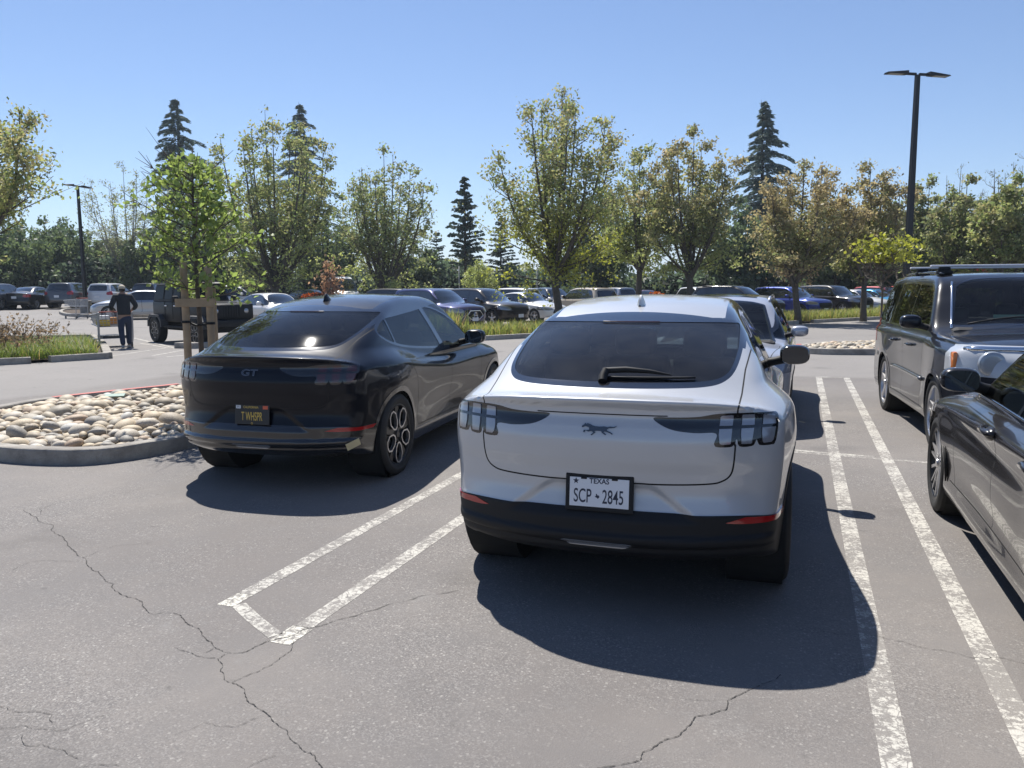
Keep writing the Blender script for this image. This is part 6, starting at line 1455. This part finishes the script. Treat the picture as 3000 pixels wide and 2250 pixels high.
# ------------------------------------------------------------------ vehicles of the wider car park
PC = dict(navy=((.015, .022, .11), .5), black=((.010, .010, .012), .3), bronze=((.022, .018, .016), .5), white=((.66, .66, .66), .1), cream=((.55, .47, .36), .3), silver=((.40, .41, .43), .8), blue=((.012, .035, .26), .5), cyan=((.02, .27, .50), .4), maroon=((.16, .012, .022), .4), red=((.38, .015, .02), .3), grey=((.10, .10, .105), .6), green=((.03, .045, .035), .4), dred=((.10, .012, .02), .4))
def PP(k): return paint('paint_'+k, PC[k][0], PC[k][1], .32, .10)
PROT = {}
def far_car(kind, colr, u, d, label, ang, rails=False, dz=0., style='five', glassk=None, group='cars parked across the car park', nm=None):
    """ang: heading measured from the direction towards the camera, + = nose swings to the right of the photo"""
    x, y = pol(u, d); ca = math.atan2(-y, -x)+R_(ang); fx, fy = math.cos(ca), math.sin(ca); rz = math.atan2(-fx, fy); L = KINDS[kind][0]['L']
    ox, oy = x-fx*L/2, y-fy*L/2
    key = (kind, rails)
    if key not in PROT:
        t = build_car(dict(suv='parked_suv', sedan='parked_sedan', hatch='parked_hatchback', van='parked_van')[kind], label, kind, PP(colr), (ox, oy, gz(x, y)+dz), rz, group, style=style, rails=mat('rail_dark', (.05, .05, .055), .4, .5) if rails else False)
        PROT[key] = t; src = PP(colr)
    else:
        src = None; t = copy_tree(PROT[key]); t.location = (ox, oy, gz(x, y)+dz); t.rotation_euler = (0, 0, rz)
    t['label'] = label; t['group'] = group; t['category'] = 'car' if kind != 'van' else 'van'
    for c in t.children:
        for i, s in enumerate(c.material_slots):
            if s.material and s.material.name.startswith('paint_'): s.link = 'OBJECT'; s.material = PP(colr)
    return t
RA = 0
acura = far_car('suv', 'navy', 943, 32.6, 'navy blue crossover with a diamond-shaped chrome grille, nose at the grass strip', 40)
far_car('suv', 'bronze', 1045, 36.0, 'dark bronze crossover with a dusty tan roof beside the navy crossover', 44)
far_car('sedan', 'white', 1135, 39.3, 'white saloon third along the grass strip behind the navy crossover', 46)
far_car('suv', 'white', 1093, 46, 'white minivan-like estate showing only its roof above the white saloon', 232)
far_car('suv', 'cream', 1262, 43.5, 'cream coloured SUV right of the tallest tree trunk', 215)
far_car('suv', 'black', 822, 45, 'black wagon roof showing just above the black crossover', 235)
far_car('van', 'white', 738, 56, 'tall silver-white van facing the camera beside the red-leaved shrub', 8)
far_car('suv', 'dred', 898, 60, 'dull red hatch showing just its roof behind the black wagon', 10)
far_car('suv', 'white', 962, 60, 'small white SUV seen from behind above the navy crossover', 185)
far_car('suv', 'silver', 1325, 59, 'small silver SUV beyond the white crossover roof, right of the cream SUV', 210)
far_car('sedan', 'dred', 1395, 60, 'dark red saloon roof peeping over the white crossover roof', 20)
far_car('suv', 'white', 1512, 60, 'white car roof beyond the clipped orange-red hedge', 30)
far_car('suv', 'black', 1192, 50, 'dark SUV half hidden behind the white saloon and tree trunk', 30)
far_car('suv', 'black', 1592, 40.5, 'black SUV with long roof rails seen side on above the silver crossover', 62, rails=True, dz=.07)
far_car('suv', 'blue', 1708, 45.5, 'bright metallic blue SUV behind the reddish tree trunk', 50)
far_car('suv', 'black', 1800, 49.0, 'black four-wheel-drive with round amber-edged lamps, right of the blue SUV', 50, dz=.08)
far_car('suv', 'white', 1700, 54, 'white SUV roof line just behind the bright blue SUV', 55, rails=True)
far_car('hatch', 'white', 1850, 51, 'white hatchback between the black four-wheel-drive and the turquoise hatchback', 50)
far_car('hatch', 'cyan', 1892, 53, 'turquoise hatchback partly behind the rusty tree trunk', 50)
far_car('suv', 'maroon', 1912, 57, 'maroon SUV behind the turquoise hatchback', 50)
far_car('suv', 'red', 1958, 61, 'red SUV farthest right, just left of the boxy black SUV', 50)
# left-hand lot, tails towards the camera
far_car('suv', 'grey', 2, 61, 'dark grey car cut off by the left edge of the photo', 148)
far_car('sedan', 'black', 72, 61.5, 'black saloon seen from behind, second from the left edge', 152)
far_car('suv', 'grey', 158, 61.5, 'boxy grey SUV seen from behind, left of the distant lamp post', 155, dz=.05)
far_car('suv', 'white', 243, 62, 'white SUV seen from behind above the shopper', 155)
far_car('sedan', 'silver', 306, 44.5, 'silver saloon between the shopper and the black off-roader', 262)
far_car('suv', 'black', 337, 63, 'dark car showing only its roof above the silver saloon', 155)
far_car('suv', 'white', 512, 47, 'white-roofed SUV right of the tree stakes', 70)
far_car('sedan', 'white', 588, 34.5, 'white saloon with a sunlit windscreen behind the black crossover roof', 30)
far_car('sedan', 'green', 668, 50, 'dark green saloon behind the white saloon roof', 30)
# chrome grille surround and badge on the navy crossover
g = B(); L = SUV['L']; yb_ = GEN['suv'][0]
pts = [(-.42, .60), (-.25, .78), (.25, .78), (.42, .60), (.22, .46), (-.22, .46)]
q = [(x, yb_.ysurf(abs(x), z, False)+.012, z) for x, z in pts]; q.append(q[0]); g.tube(q, .018, 6); gs = g.build('grille_surround', M_chrome, acura)
g = B(); y = yb_.ysurf(0, .62, False)+.015
for a_, b_ in (((-.085, .53), (-.02, .71)), ((.085, .53), (.02, .71)), ((-.055, .60), (.055, .60)), ((-.02, .71), (.02, .71))): g.tube([(a_[0], y, a_[1]), (b_[0], y, b_[1])], .011, 5)
g.tube([(.10*math.cos(t_), y, .62+.115*math.sin(t_)) for t_ in np.linspace(0, 6.283, 20)], .009, 5); g.build('badge', M_chrome, acura)
# ---- black off-roader on the left
def offroader():
    x, y = pol(432, 26.6); ca = math.atan2(-y, -x)+R_(25); fx, fy = math.cos(ca), math.sin(ca); rz = math.atan2(-fx, fy)
    t = thing('off_roader', 'black slab-sided off-roader with bulging wheel arches behind the tree stakes', 'car', (x-fx*2.1, y-fy*2.1, gz(x, y)), rz)
    P = mat('flat_black_body', (.010, .010, .012), .45, spec=.3); m = mat('hardtop', (.02, .02, .022), .6)
    b = B(); b.box((0, 1.55, .98), (1.56, 2.35, .62), .05); b.box((0, 3.35, .98), (1.46, 1.35, .52), .05); b.build('body', P, t, auto=40)
    b = B(); b.hull8([(-.70, 2.62, 1.22), (.70, 2.62, 1.22), (.66, 4.02, 1.16), (-.66, 4.02, 1.16), (-.66, 2.66, 1.30), (.66, 2.66, 1.30), (.60, 3.98, 1.24), (-.60, 3.98, 1.24)]); b.build('bonnet', PP('grey'), t)
    b = B(); b.hull8([(-.77, .42, 1.29), (.77, .42, 1.29), (.77, 2.45, 1.29), (-.77, 2.45, 1.29), (-.66, .50, 1.80), (.66, .50, 1.80), (.66, 2.25, 1.84), (-.66, 2.25, 1.84)]); b.build('hard_top', m, t)
    b = B(); b.hull8([(-.67, .47, 1.80), (.67, .47, 1.80), (.67, 2.35, 1.84), (-.67, 2.35, 1.84), (-.62, .55, 1.86), (.62, .55, 1.86), (.62, 2.25, 1.88), (-.62, 2.25, 1.88)]); b.build('roof', m, t)
    for s in (-1, 1):
        for y0, y1 in ((.55, 1.20), (1.28, 1.82), (1.88, 2.36)):
            w = B(); w.hull8([(s*.778, y0, 1.36), (s*.780, y0, 1.36), (s*.780, y1, 1.36), (s*.778, y1, 1.36), (s*.684, y0+.03, 1.74), (s*.690, y0+.03, 1.74), (s*.690, y1-.05, 1.74), (s*.684, y1-.05, 1.74)]); w.build('side_window', mat('cab_glass', (.010, .012, .014), .35, spec=.12), t)
        for wy in (.78, 3.55):
            f = B(); pr = [(-.52, .52), (-.50, .74), (-.32, .90), (.32, .90), (.50, .74), (.52, .52), (.44, .52), (.42, .70), (.28, .82), (-.28, .82), (-.42, .70), (-.44, .52)]
            k = len(pr); V = [(s*.70, wy+a, z) for a, z in pr]+[(s*.93, wy+a, z-.02) for a, z in pr]; F = [(i, (i+1) % k, k+(i+1) % k, k+i) for i in range(k)]+[(k+i, k+i+1, k+10-i, k+11-i) for i in range(5)]
            f._add(V, F); f.build('fender_flare', mat('flare', (.055, .055, .058), .6), t)
            wheel(t, s*.80, wy, .41, .28, s, 'hex', small=True)
        for hy in (1.42, 2.05): d = B(); d.box((s*.80, hy, 1.16), (.03, .14, .035), .01); d.build('door_handle', M_chrome, t)
        for hy in (1.30, 1.86, 2.42): d = B(); d.box((s*.783, hy, 1.02), (.008, .014, .55)); d.build('door_gap', M_seam, t)
        r = B(); r.box((s*.80, 2.15, .52), (.12, 1.7, .06), .02); r.build('side_step', M_plastic, t)
        mm = B(); mm.box((s*.93, 2.42, 1.38), (.18, .09, .17), .03); mm.tube([(s*.78, 2.45, 1.30), (s*.92, 2.43, 1.32)], .02); mm.build('door_mirror', M_plastic, t)
        h = B(); h.lathe([(0, .03), (.06, .025), (.085, .0), (.095, -.02)], (s*.47, 4.06, 1.02), 'y', 20); h.build('headlight', M_clear, t, auto=60)
    w = B(); w.hull8([(-.66, 2.50, 1.32), (.66, 2.50, 1.32), (.66, 2.52, 1.32), (-.66, 2.52, 1.32), (-.60, 2.32, 1.77), (.60, 2.32, 1.77), (.60, 2.34, 1.77), (-.60, 2.34, 1.77)]); w.build('windscreen', mat('cab_glass', (.010, .012, .014), .35, spec=.12), t)
    g = B(); g.box((0, 4.04, 1.0), (1.20, .06, .42), .02); g.build('grille', P, t, auto=40)
    for i in range(7): s_ = B(); s_.box((-.24+.08*i, 4.075, 1.0), (.04, .01, .32), .004); s_.build('grille_slot', M_seam, t)
    b = B(); b.box((0, 4.22, .66), (1.70, .22, .22), .05); b.build('bumper', M_plastic, t, auto=40); b = B(); b.box((0, .22, .66), (1.60, .2, .2), .05); b.build('bumper', M_plastic, t, auto=40)
    b = B(); b.box((0, 2.2, .50), (1.0, 3.6, .22), .03); b.build('underbody', M_under, t)
    b = B(); b.lathe([(0, -.13), (.34, -.13), (.40, -.08), (.40, .08), (.34, .12)], (0, .22, 1.12), 'y', 24); b.build('spare_wheel', M_tyre, t, auto=50)
offroader()
# ---- lamp posts
M_post = mat('post_bronze', (.028, .030, .034), .45, .5)
def lamp_post(label, u, d, vtop, base=None, ang=0., basev=None, wpx=None):
    x, y = pol(u, d); g = gz(x, y); H = zat(u, vtop, d)-g; t = thing('lamp_post', label, 'lamp post', (x, y, g), ang, 'tall lamp posts')
    b = B(); b.hull8([(-.085, -.085, .7), (.085, -.085, .7), (.085, .085, .7), (-.085, .085, .7), (-.055, -.055, H-.12), (.055, -.055, H-.12), (.055, .055, H-.12), (-.055, .055, H-.12)]); b.box((0, 0, .72), (.34, .34, .05), .01); b.build('pole', M_post, t)
    b = B(); b.lathe([(0, .78), (.26, .78), (.30, .75), (.30, -.05)], n=24); b.build('footing', M_conc, t, auto=50)
    for s in (-1, 1):
        h = B(); h.box((s*.20, 0, H-.10), (.32, .07, .08), .015)
        k = len(h.V); h.hull8([(s*.32, -.11, H-.13), (s*.92, -.15, H-.13), (s*.92, .15, H-.13), (s*.32, .11, H-.13), (s*.32, -.11, H-.02), (s*.92, -.10, H-.09), (s*.92, .10, H-.09), (s*.32, .11, H-.02)] if s > 0 else [(s*.92, -.15, H-.13), (s*.32, -.11, H-.13), (s*.32, .11, H-.13), (s*.92, .15, H-.13), (s*.92, -.10, H-.09), (s*.32, -.11, H-.02), (s*.32, .11, H-.02), (s*.92, .10, H-.09)])
        o = h.build('lamp_head', M_post, t); l = B(); l.box((s*.66, 0, H-.136), (.40, .19, .012), .003); l.build('lamp_lens', mat('lens_panel', (.30, .29, .27), .4), o)
    return t
lamp_post('tall dark twin-headed lamp post behind the boxy black SUV', 1957, 29.0, 156, ang=YAW+.2).scale = (1.2, .95, 1)
lamp_post('distant twin-headed lamp post on a concrete footing near the shopper', 183, 51.0, 399, ang=YAW+1.25)
# ---- person and carts
def skin(name, verts, edges, radii, mt, parent=None, sub=2, root=0):
    me = bpy.data.meshes.new(name); me.from_pydata(verts, edges, []); o = bpy.data.objects.new(name, me); COL.objects.link(o)
    md = o.modifiers.new('s', 'SKIN'); sv = me.skin_vertices[0].data
    for i, r in enumerate(radii): sv[i].radius = (r, r) if not isinstance(r, tuple) else r
    sv[root].use_root = True
    md.use_smooth_shade = True; sb = o.modifiers.new('b', 'SUBSURF'); sb.levels = sub; sb.render_levels = sub
    dg = bpy.context.evaluated_depsgraph_get(); m2 = bpy.data.meshes.new_from_object(o.evaluated_get(dg)); o.modifiers.clear(); o.data = m2; bpy.data.meshes.remove(me); m2.materials.clear(); m2.materials.append(mt)
    m2.polygons.foreach_set('use_smooth', np.ones(len(m2.polygons), dtype=bool))
    if parent: o.parent = parent
    return o
def person():
    x, y = pol(265, 25.2); away = math.atan2(y, x); rz = away-math.pi/2+R_(8)
    SK = mat('skin', (.30, .18, .12), .6)
    V = [(0, 0, .95), (0, .03, 1.15), (0, .08, 1.36), (0, .11, 1.50), (0, .14, 1.585), (0, .15, 1.68), (0, .155, 1.74)]; E = [(0, 1), (1, 2), (2, 3), (3, 4), (4, 5), (5, 6)]; R = [.14, (.15, .115), (.17, .12), (.10, .09), .055, (.075, .092), (.06, .07)]
    def add(v, par, r): V.append(v); E.append((par, len(V)-1)); R.append(r); return len(V)-1
    for s in (-1, 1):
        a = add((s*.185, .10, 1.455), 3, .075); a = add((s*.30, .04, 1.20), a, .05); a = add((s*.27, .27, 1.09), a, .036); w_ = a; a = add((s*.25, .345, 1.075), a, .035)
        for k in range(4): f = add((s*(.285-.022*k), .405, 1.085), a, .0095); f = add((s*(.285-.022*k), .43, 1.06), f, .009); add((s*(.285-.022*k), .412, 1.035), f, .0085)
        f = add((s*.212, .36, 1.06), w_, .011); add((s*.205, .40, 1.045), f, .0095)
        st = .16 if s > 0 else -.16
        a = add((s*.095, 0, .88), 0, .095); a = add((s*.105, .04+st*.6, .50), a, .065); a = add((s*.105, st*1.3-.02, .10 if s > 0 else .13), a, .042); a = add((s*.11, st*1.3+.09, .035 if s > 0 else .05), a, .038); add((s*.115, st*1.3+.17, .03), a, .03)
    p = skin('person', V, E, R, SK); p.location = (x, y, gz(x, y)); p.rotation_euler = (0, 0, rz)
    tag(p, 'shopper in a dark sweatshirt, blue jeans and pale cap, walking away with a cart', 'person')
    # sweatshirt
    V = [(0, .0, .93), (0, .03, 1.12), (0, .08, 1.34), (0, .105, 1.47), (0, .12, 1.53)]; E = [(0, 1), (1, 2), (2, 3), (3, 4)]; R = [(.185, .15), (.19, .15), (.205, .15), (.15, .11), (.07, .07)]
    for s in (-1, 1): a = add((s*.20, .095, 1.45), 3, .095); a = add((s*.325, .02, 1.20), a, .072); add((s*.285, .25, 1.10), a, .052)
    skin('sweatshirt', V, E, R, mat('dark_cloth', (.022, .024, .028), .9, bump=(40, .3, .004)), p, root=1)
    V = [(0, 0, .96), (0, 0, .86)]; E = [(0, 1)]; R = [(.165, .135), (.15, .13)]
    for s in (-1, 1):
        st = .16 if s > 0 else -.16; a = add((s*.10, .0, .80), 1, .105); a = add((s*.108, .04+st*.6, .48), a, .083); add((s*.107, st*1.3-.02, .09), a, .07)
    skin('jeans', V, E, R, mat('denim', (.025, .035, .065), .9), p)
    for s in (-1, 1):
        st = .16 if s > 0 else -.16; b = B(); b.ell((s*.112, st*1.3+.06, .045 if s > 0 else .06), (.05, .14, .045), 12, .8); b.build('shoe', mat('shoe', (.35, .35, .34), .7), p, True)
    c = B(); c.ell((0, .145, 1.715), (.092, .108, .082), 16); c.box((0, .27, 1.715), (.15, .12, .012), .005); c.build('cap', mat('cap_cloth', (.50, .44, .33), .85), p, True)
    h = B(); h.ell((0, .13, 1.66), (.085, .098, .07), 14); h.build('hair', mat('hair', (.03, .024, .02), .8), p, True)
    return x, y, rz
def cart(name, label, x, y, rz, goods=True, handle=M_redk, wireh=None):
    t = thing(name, label, 'shopping cart', (x, y, gz(x, y)), rz, 'shopping carts'); M_wire = mat('cart_wire', (.42, .42, .42), .45, .3)
    b = B(); r = .016
    for s in (-1, 1):
        b.tube([(s*.30, -.50, 1.02), (s*.31, -.46, .80), (s*.31, -.42, .30), (s*.30, -.40, .14)], r*1.3); b.tube([(s*.31, -.42, .26), (s*.28, .50, .22), (s*.27, .54, .13)], r*1.3); b.tube([(s*.31, -.44, .62), (s*.27, .58, .66)], r*1.2)
        b.tube([(s*.33, -.46, .98), (s*.29, .62, .92)], r*1.1)
    b.build('frame', M_wire, t)
    k = B()
    def grid(p00, p10, p01, p11, n, m):
        p00, p10, p01, p11 = map(np.array, (p00, p10, p01, p11))
        for i in range(n+1): f = i/n; k.tube([tuple(p00*(1-f)+p10*f), tuple(p01*(1-f)+p11*f)], .0065, 3, False)
        for i in range(m+1): f = i/m; k.tube([tuple(p00*(1-f)+p01*f), tuple(p10*(1-f)+p11*f)], .0065, 3, False)
    for s in (-1, 1): grid((s*.33, -.46, .98), (s*.29, .62, .92), (s*.27, -.44, .60), (s*.24, .56, .64), 16, 5)
    grid((-.29, .62, .92), (.29, .62, .92), (-.24, .56, .64), (.24, .56, .64), 9, 5); grid((-.27, -.44, .60), (.27, -.44, .60), (-.24, .56, .64), (.24, .56, .64), 9, 14); grid((-.31, -.42, .26), (.31, -.42, .26), (-.28, .50, .22), (.28, .50, .22), 8, 8); grid((-.33, -.46, .98), (.33, -.46, .98), (-.27, -.44, .60), (.27, -.44, .60), 9, 5)
    k.build('basket', M_wire, t)
    h = B(); h.tube([(-.30, -.52, 1.03), (.30, -.52, 1.03)], .018); h.build('handle', handle, t, True)
    for s in (-1, 1):
        for yy in (-.40, .52):
            w_ = B(); w_.lathe([(.02, -.016), (.062, -.016), (.066, 0), (.062, .016), (.02, .016)], (s*.29, yy, .066), 'x', 16); w_.box((s*.29, yy, .11), (.045, .03, .09), .005); w_.build('caster', mat('caster', (.10, .10, .10), .6), t, auto=50)
    return t
px, py, prz = person()
fd = Vector((-math.sin(prz), math.cos(prz))); crz = prz+R_(6); hx, hy = px+fd.x*.42-math.cos(prz)*.17, py+fd.y*.42-math.sin(prz)*.17; cx, cy = hx-math.sin(crz)*.52, hy+math.cos(crz)*.52
ct = cart('shopping_cart', 'loaded wire shopping cart pushed by the shopper', cx, cy, crz); ct.scale = (1.45, 1, 1); prz = crz
def good(name, label, dx, dy, z, dims, mt, rz=0):
    b = B(); b.box((0, 0, dims[2]/2), dims, .008); o = b.build(name, mt); c, s = math.cos(prz), math.sin(prz); o.location = (cx+c*dx-s*dy, cy+s*dx+c*dy, gz(cx, cy)+z); o.rotation_euler = (0, 0, prz+rz); tag(o, label, 'box', 'goods in the cart')
good('goods_box', 'yellow carton in the basket of the pushed cart', -.26, -.16, .625, (.30, .36, .17), mat('yellow_card', (.55, .40, .05), .6)); good('goods_box', 'white pack lying on the yellow carton in the cart', -.24, -.12, .80, (.28, .30, .12), M_pwhite, .1); good('goods_tray', 'dark flat tray on the bottom rack of the pushed cart', 0, .05, .25, (.62, .7, .09), mat('dark_tray', (.03, .035, .04), .5)); good('goods_box', 'orange pack at the front of the pushed cart basket', .08, .30, .65, (.26, .28, .20), mat('orange_card', (.5, .22, .05), .6))
x2, y2 = pol(163, 46.0); cart('shopping_cart', 'empty shopping cart left standing beside the mid island kerb', x2, y2, YAW+R_(60), False)
# thin sign poles on the far side
for u, v, d, lb in ((1062, 610, 62, 'thin white marker post behind the bronze crossover'), (1220+10, 612, 64, 'thin marker post behind the tallest tree')):
    x, y = pol(u-70, d); b = B(); b.tube([(0, 0, 0), (0, 0, zat(u, v-35, d))], .04, 8); o = b.build('marker_post', mat('post_pale', (.4, .4, .38), .6), smooth=True); o.location = (x, y, 0); tag(o, lb, 'post')
# ------------------------------------------------------------------ thin spring haze: one closed box round everything
def haze(dens):
    b = B(); b.box((-900, 900, 39.5), (7200, 7200, 83)); m = bpy.data.materials.new('haze_air'); m.use_nodes = True; t = m.node_tree; t.nodes.clear()
    v = t.nodes.new('ShaderNodeVolumePrincipled'); v.inputs['Color'].default_value = (.74, .86, 1, 1); v.inputs['Density'].default_value = dens; v.inputs['Anisotropy'].default_value = .3
    o = t.nodes.new('ShaderNodeOutputMaterial'); t.links.new(v.outputs[0], o.inputs['Volume']); h = b.build('haze', m); tag(h, 'thin pale haze over the whole car park and hills', 'haze', kind='stuff')
haze(.0004)
